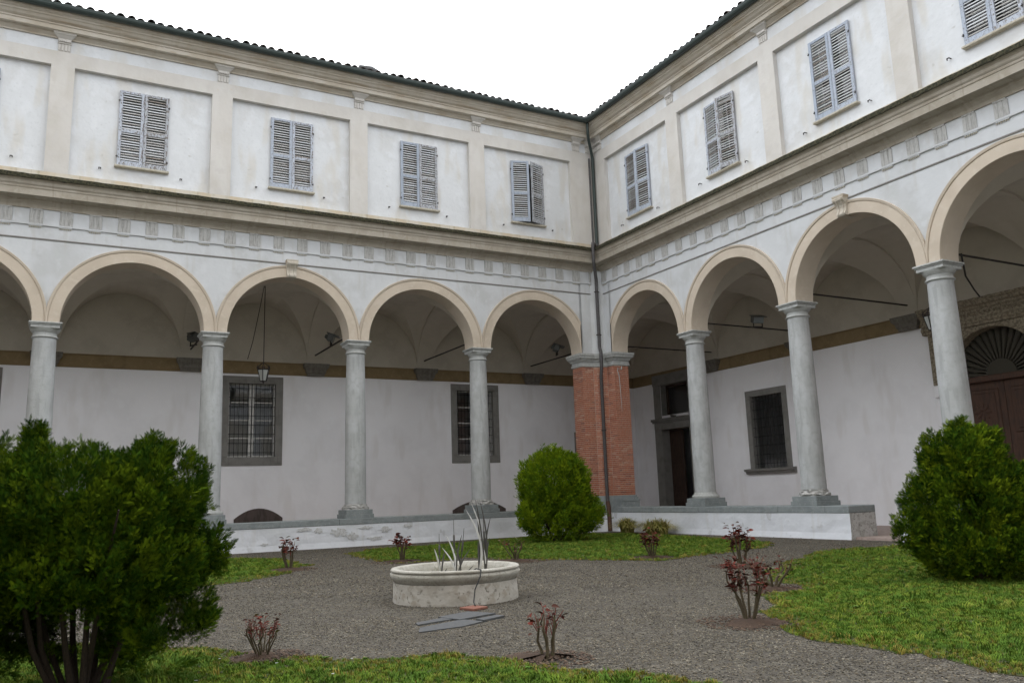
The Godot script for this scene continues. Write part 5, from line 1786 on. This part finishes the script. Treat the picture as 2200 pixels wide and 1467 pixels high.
func conifer(label: String, at: Vector3, lobes: Array, count: int, size: float, stems: Array, palette: Array, sd: int, holes: float) -> void:
	# lobes: [centre, radii]; sprays sit in clumps near the lobe surfaces and thin out inwards
	var o := thing("conifer_shrub", label, "shrub", at, 0.0, "clipped conifer shrubs")
	var g := RandomNumberGenerator.new()
	g.seed = sd
	var fn := FastNoiseLite.new()
	fn.seed = sd
	fn.frequency = 1.5
	var fn2 := FastNoiseLite.new()
	fn2.seed = sd + 5
	fn2.frequency = 4.0
	for s in stems:
		var m := MB.new()
		m.tube(s[0], s[1], 8)
		part(o, "stem", m.done(M.bark))
	var weights := []
	var total := 0.0
	for l in lobes:
		var r: Vector3 = l[1]
		var w: float = (r.x * r.y + r.y * r.z + r.x * r.z) * (l[2] if l.size() > 2 else 1.0)
		weights.append(w)
		total += w
	var xfs := []
	var cols := []
	var tries := 0
	var per := 44
	while xfs.size() < count and tries < count:
		tries += 1
		var pick := g.randf() * total
		var li := 0
		while pick > weights[li] and li < weights.size() - 1:
			pick -= weights[li]
			li += 1
		var c: Vector3 = lobes[li][0]
		var r: Vector3 = lobes[li][1]
		var d := Vector3(g.randfn(), g.randfn(), g.randfn()).normalized()
		var q := c + d * r
		var lump := fn.get_noise_3dv(q) * 0.34 + fn2.get_noise_3dv(q) * 0.2
		var deep := 0.0 if g.randf() < 0.72 else pow(g.randf(), 1.3) * 0.5
		q = c + d * r * (0.95 + lump * 0.6 - deep)
		if q.y < 0.08: continue
		# bare places low on the crown
		if fn2.get_noise_3dv(q * 0.45 + Vector3(9, 3, 1)) > 0.32 - holes * clampf(1.0 - q.y / 1.1, 0.0, 1.0): continue
		# a branch tip: twigs fan out of a short axis that points outwards and up
		var axis := (d + Vector3(0, 1.05, 0) + Vector3(g.randfn(), g.randfn() * 0.7, g.randfn()) * 0.42).normalized()
		var ln := size * g.randf_range(1.8, 5.2)
		var tone: Color = palette[g.randi() % palette.size()] * g.randf_range(0.8, 1.15)
		for k in per:
			var f := g.randf()
			var off := Vector3(g.randfn(), g.randfn(), g.randfn()) * size * 0.5 * (1.2 - f)
			var p := q + axis * (f - 0.75) * ln + off
			if p.y < 0.02: continue
			var up := (axis + off.normalized() * 0.75 + Vector3(g.randfn(), g.randfn(), g.randfn()) * 0.22).normalized()
			var x := up.cross(Vector3(g.randfn(), g.randfn() * 0.3, g.randfn())).normalized()
			var sc := size * g.randf_range(0.55, 1.2)
			xfs.append(Transform3D(Basis(x, up, x.cross(up)) * Basis.from_scale(Vector3.ONE * sc), p))
			cols.append(tone.lerp(palette[g.randi() % palette.size()], 0.35) * g.randf_range(0.8, 1.2))
	var f := scatter(o, "foliage", spray_mesh(), xfs, cols)

func shrubs() -> void:
	var fresh := [lin(128, 148, 26), lin(102, 130, 24), lin(84, 114, 24), lin(116, 136, 24), lin(68, 98, 26)]
	var deep := [lin(96, 118, 22), lin(62, 90, 18), lin(48, 76, 18), lin(116, 132, 26), lin(38, 62, 16)]
	var darker := [lin(84, 106, 18), lin(56, 84, 16), lin(44, 72, 17), lin(98, 116, 22), lin(36, 60, 16)]
	var V := func(x: float, y: float, z: float) -> Vector3: return Vector3(x, y, z)
	conifer("round bright green clipped conifer beside the brick pier", Vector3(-4.47, 0, 3.65),
		[[V.call(0.0, 1.55, 0.0), V.call(1.02, 1.0, 1.0)], [V.call(-0.1, 0.7, 0.1), V.call(0.95, 0.75, 0.9)], [V.call(0.6, 0.75, 0.4), V.call(0.62, 0.5, 0.55)], [V.call(-0.9, 0.7, 0.2), V.call(0.35, 0.42, 0.4)]],
		70000, 0.095, [[[V.call(0, 0, 0), V.call(0.05, 0.6, 0), V.call(0.1, 1.6, 0)], [0.07, 0.05, 0.02]], [[V.call(0.1, 0, 0.05), V.call(0.4, 0.5, 0.2), V.call(0.7, 0.9, 0.3)], [0.04, 0.03, 0.01]], [[V.call(-0.1, 0, 0.05), V.call(-0.4, 0.5, 0.2), V.call(-0.7, 0.9, 0.3)], [0.04, 0.03, 0.01]]], fresh, 3, 0.5)
	conifer("tall dark green conifer on the right lawn, a rounded top over a wider skirt", Vector3(-5.98, 0, 16.95),
		[[V.call(-0.03, 1.54, 0.0), V.call(0.56, 0.47, 0.56)], [V.call(0.02, 1.0, 0.0), V.call(0.78, 0.72, 0.78)], [V.call(0.0, 0.45, 0.05), V.call(0.84, 0.42, 0.84)], [V.call(0.7, 1.0, 0.4), V.call(0.55, 0.52, 0.55)], [V.call(-0.8, 0.68, -0.36), V.call(0.2, 0.2, 0.2)], [V.call(0.05, 1.98, 0.0), V.call(0.12, 0.12, 0.12), 2.0], [V.call(0.36, 1.84, 0.15), V.call(0.16, 0.16, 0.16), 2.0]],
		100000, 0.07, [[[V.call(0, 0, 0), V.call(0.05, 0.6, 0), V.call(0, 1.6, 0)], [0.08, 0.06, 0.02]], [[V.call(0.1, 0, 0.05), V.call(0.4, 0.5, 0.2), V.call(0.6, 1.0, 0.3)], [0.05, 0.04, 0.01]], [[V.call(-0.1, 0, 0.0), V.call(-0.4, 0.4, -0.1), V.call(-0.7, 0.7, -0.2)], [0.04, 0.03, 0.01]]], deep, 5, 0.35)
	var st := []
	var g := RandomNumberGenerator.new()
	g.seed = 12
	for i in 15:
		var a := TAU * i / 15.0 + g.randf_range(-0.3, 0.3)
		var r := g.randf_range(0.4, 0.85)
		var b: Vector3 = V.call(cos(a) * 0.16 * g.randf_range(0.4, 1.2), 0.0, sin(a) * 0.16 * g.randf_range(0.4, 1.2))
		st.append([[b, b + V.call(cos(a) * r * 0.25, 0.35, sin(a) * r * 0.25), V.call(cos(a) * r * 0.65, 0.85, sin(a) * r * 0.65), V.call(cos(a) * r, 1.3, sin(a) * r)], [0.027 * g.randf_range(0.6, 1.3), 0.021, 0.015, 0.006]])
	conifer("large dark conifer shrub in the near left corner with many bare stems", Vector3(-16.64, 0, 17.02),
		[[V.call(-0.1, 1.25, 0.0), V.call(0.82, 0.5, 0.82)], [V.call(0.0, 0.92, 0.0), V.call(0.88, 0.4, 0.85)], [V.call(0.42, 1.38, 0.1), V.call(0.42, 0.4, 0.5)], [V.call(-0.78, 1.36, 0.0), V.call(0.45, 0.48, 0.5)], [V.call(-0.4, 1.75, 0.0), V.call(0.07, 0.2, 0.07), 3.0], [V.call(0.42, 1.72, 0.1), V.call(0.12, 0.12, 0.12), 2.0], [V.call(-0.78, 1.78, 0.0), V.call(0.08, 0.16, 0.08), 2.0], [V.call(0.84, 0.98, 0.1), V.call(0.16, 0.18, 0.16)], [V.call(0.5, 0.52, 0.1), V.call(0.42, 0.3, 0.45)], [V.call(-0.55, 0.55, -0.1), V.call(0.5, 0.3, 0.5)], [V.call(0.05, 0.62, -0.3), V.call(0.5, 0.26, 0.4)], [V.call(-0.1, 1.0, 0.0), V.call(0.5, 0.4, 0.5)], [V.call(0.5, 0.36, 0.05), V.call(0.45, 0.24, 0.42)], [V.call(-0.75, 0.34, 0.1), V.call(0.45, 0.28, 0.45)], [V.call(-0.1, 0.45, -0.45), V.call(0.6, 0.26, 0.35)]],
		215000, 0.05, st, darker, 7, 0.6)

func rose_leaf() -> ArrayMesh:
	var m := MB.new()
	var n := 4
	var prev := []
	for i in n + 1:
		var f := float(i) / n
		var w := sin(PI * pow(f, 0.8)) * 0.3
		var y := f
		var z := -0.25 * f * f
		var row := [Vector3(-w, y, z + w * 0.35), Vector3(0, y, z), Vector3(w, y, z + w * 0.35)]
		if i > 0:
			m.quad(prev[0], prev[1], row[1], row[0])
			m.quad(prev[1], prev[2], row[2], row[1])
		prev = row
	return m.done(M.red_leaf[0])

func rose(label: String, at: Vector3, h: float, spread: float, stems: int, leaves: int, top_only: float, lsize: float, green: float, stub: float, sd: int) -> void:
	var o := thing("rose_bush", label, "rose", at, 0.0, "pruned roses round the paths")
	var g := RandomNumberGenerator.new()
	g.seed = sd
	var leaf: ArrayMesh = Q.rose_leaf
	var tips := []
	for i in stems:
		var a := TAU * i / stems + g.randf_range(-0.4, 0.4)
		var out := Vector3(cos(a), 0, sin(a)) * spread * g.randf_range(0.5, 1.0)
		var hh := h * g.randf_range(0.72, 0.95)
		var b := Vector3(cos(a), 0, sin(a)) * 0.035
		var mid := b + out * 0.35 + Vector3(g.randf_range(-0.03, 0.03), hh * 0.35, g.randf_range(-0.03, 0.03))
		var kn := b + out * 0.75 + Vector3(g.randf_range(-0.03, 0.03), hh * 0.62, g.randf_range(-0.03, 0.03))
		var end := out + Vector3(0, hh * 0.8, 0)
		var r := 0.0115 * stub * g.randf_range(0.7, 1.2)
		var m := MB.new()
		m.tube([b - Vector3(0, 0.02, 0), b.lerp(mid, 0.5) + Vector3(0.006, 0, 0.004), mid, kn, end], [r * 1.3, r * 1.1, r, r * 0.85, r * 0.5], 7)
		part(o, "stem", m.done(M.rose_bark))
		for k in 6:
			var s0 := mid.lerp(end, g.randf_range(0.2, 1.0))
			var dr := (out.normalized() * g.randf_range(-0.2, 0.7) + Vector3(g.randf_range(-0.5, 0.5), g.randf_range(0.7, 1.3), g.randf_range(-0.5, 0.5))).normalized()
			var ln := h * g.randf_range(0.14, 0.3)
			m = MB.new()
			m.tube([s0, s0 + dr * ln * 0.5 + Vector3(0.004, 0, 0), s0 + dr * ln], [r * 0.4, r * 0.3, 0.002], 5)
			if k < 4: part(o, "shoot", m.done(M.red_stem if g.randf() > green else M.rose_bark))
			tips.append([s0, s0 + dr * ln])
	for i in leaves:
		var t: Array = tips[g.randi() % tips.size()]
		var p: Vector3 = (t[0] as Vector3).lerp(t[1], g.randf_range(top_only, 1.1)) + Vector3(g.randfn(), g.randfn(), g.randfn()) * lsize * 0.35
		var a := g.randf() * TAU
		var up := Vector3(cos(a), g.randf_range(-0.2, 0.8), sin(a)).normalized()
		var x := up.cross(Vector3.UP).normalized()
		var sc := lsize * g.randf_range(0.8, 1.5)
		var bs := Basis(x, up, x.cross(up)) * Basis(Vector3.UP, g.randf_range(-0.7, 0.7))
		var mt: Material = M.green_leaf[g.randi() % 3] if g.randf() < green else M.red_leaf[g.randi() % 5]
		part(o, "leaf", leaf, mt, Transform3D(bs.scaled_local(Vector3.ONE * sc), p))

func rose_bushes(at: Array) -> void:
	Q.rose_leaf = rose_leaf()
	rose("small red-leaved rose by the far left lawn, in front of the long low wall", at[0], 0.7, 0.16, 4, 64, 0.0, 0.085, 0.05, 1.6, 51)
	rose("red-leaved rose behind the left side of the fountain", at[1], 0.68, 0.18, 4, 60, 0.2, 0.1, 0.05, 1.4, 52)
	rose("low dull brown rose between the fountain reeds and the round conifer", at[2], 0.5, 0.26, 6, 40, 0.0, 0.06, 0.6, 1.2, 53)
	rose("dark red bushy rose below the grass tufts at the low wall", at[3], 0.6, 0.24, 6, 110, 0.0, 0.085, 0.08, 1.3, 54)
	rose("dense dark purple rose on a short trunk behind the large red one", at[4], 0.72, 0.2, 6, 190, 0.0, 0.07, 0.0, 1.5, 55)
	rose("large red-leaved rose with thick bare stems in the right foreground", at[5], 0.72, 0.2, 7, 200, 0.0, 0.056, 0.06, 0.9, 56)
	rose("leaning bare rose with sparse green and red shoots behind the large red one", at[6], 0.5, 0.3, 5, 46, 0.1, 0.055, 0.6, 1.5, 57)
	rose("spiky red-shooted rose in the left foreground at the lawn edge", at[7], 0.38, 0.16, 12, 130, 0.0, 0.034, 0.12, 0.6, 58)
	rose("pruned rose with thick stumps and few red leaf tufts in the front centre", at[8], 0.52, 0.11, 5, 26, 0.55, 0.055, 0.0, 1.0, 59)

func tufts() -> void:
	var labels := ["grass tuft with arching blades at the low wall, nearer the downpipe", "wide grass tuft with arching blades at the low wall, farther from the downpipe"]
	var pos := [Vector3(-0.72, 0, 1.85), Vector3(-0.6, 0, 3.2)]
	for k in 2:
		var g := RandomNumberGenerator.new()
		g.seed = 70 + k
		var o := thing("grass_tuft", labels[k], "grass tuft", pos[k], 0.0, "ornamental grass at the low wall")
		var mats := [flat(c8(158, 150, 76), 0.8), flat(c8(120, 128, 56), 0.8), flat(c8(172, 158, 98), 0.8)]
		for t in 3:
			var m := MB.new()
			for i in 240:
				var a := g.randf() * TAU
				var r := g.randf_range(0.25, 0.8) * (1.0 if k == 0 else 1.15)
				var h := g.randf_range(0.36, 0.66)
				var b := Vector3(g.randf_range(-0.12, 0.12), 0, g.randf_range(-0.2, 0.2) * (1 + k))
				var d := Vector3(cos(a) * 0.7, 0, sin(a))
				var s := Vector3(-sin(a), 0, cos(a)) * 0.014
				var pts := []
				for j in 5:
					var f := j / 4.0
					pts.append(b + d * r * f * f * 0.9 + d * r * f * 0.15 + Vector3(0, h * (f * 1.7 - f * f * 1.0 * (0.6 + r)), 0))
				for j in 4:
					var w := s * (1.0 - 0.8 * j / 4.0)
					var w2 := s * (1.0 - 0.8 * (j + 1) / 4.0)
					m.quad(pts[j] - w, pts[j] + w, pts[j + 1] + w2, pts[j + 1] - w2)
			var q := part(o, "blades", m.done(mats[t]))
			q.set_meta("kind", "stuff")

func daisies(poly: PackedVector2Array) -> void:
	var m := MB.new()
	for i in 9:
		var a := TAU * i / 9.0
		var d := Vector3(cos(a), 0.2, sin(a))
		var s := Vector3(-sin(a), 0, cos(a)) * 0.3
		m.tri(Vector3.ZERO, d + s, d - s)
		m.tri(Vector3.ZERO, d - s, d + s)
	var mesh := m.done(M.petal)
	var g := RandomNumberGenerator.new()
	g.seed = 91
	var spots := [Vector2(-15.6, 16.6), Vector2(-15.25, 17.1), Vector2(-14.7, 17.3), Vector2(-15.9, 17.4), Vector2(-14.3, 17.5), Vector2(-15.0, 17.8)]
	for p in spots:
		var o := top("daisy", mesh, null, "tiny white daisy in the near lawn", "daisy", Vector3(p.x, 0.06, p.y), g.randf() * TAU, "daisies in the near lawn")
		o.scale = Vector3.ONE * 0.012
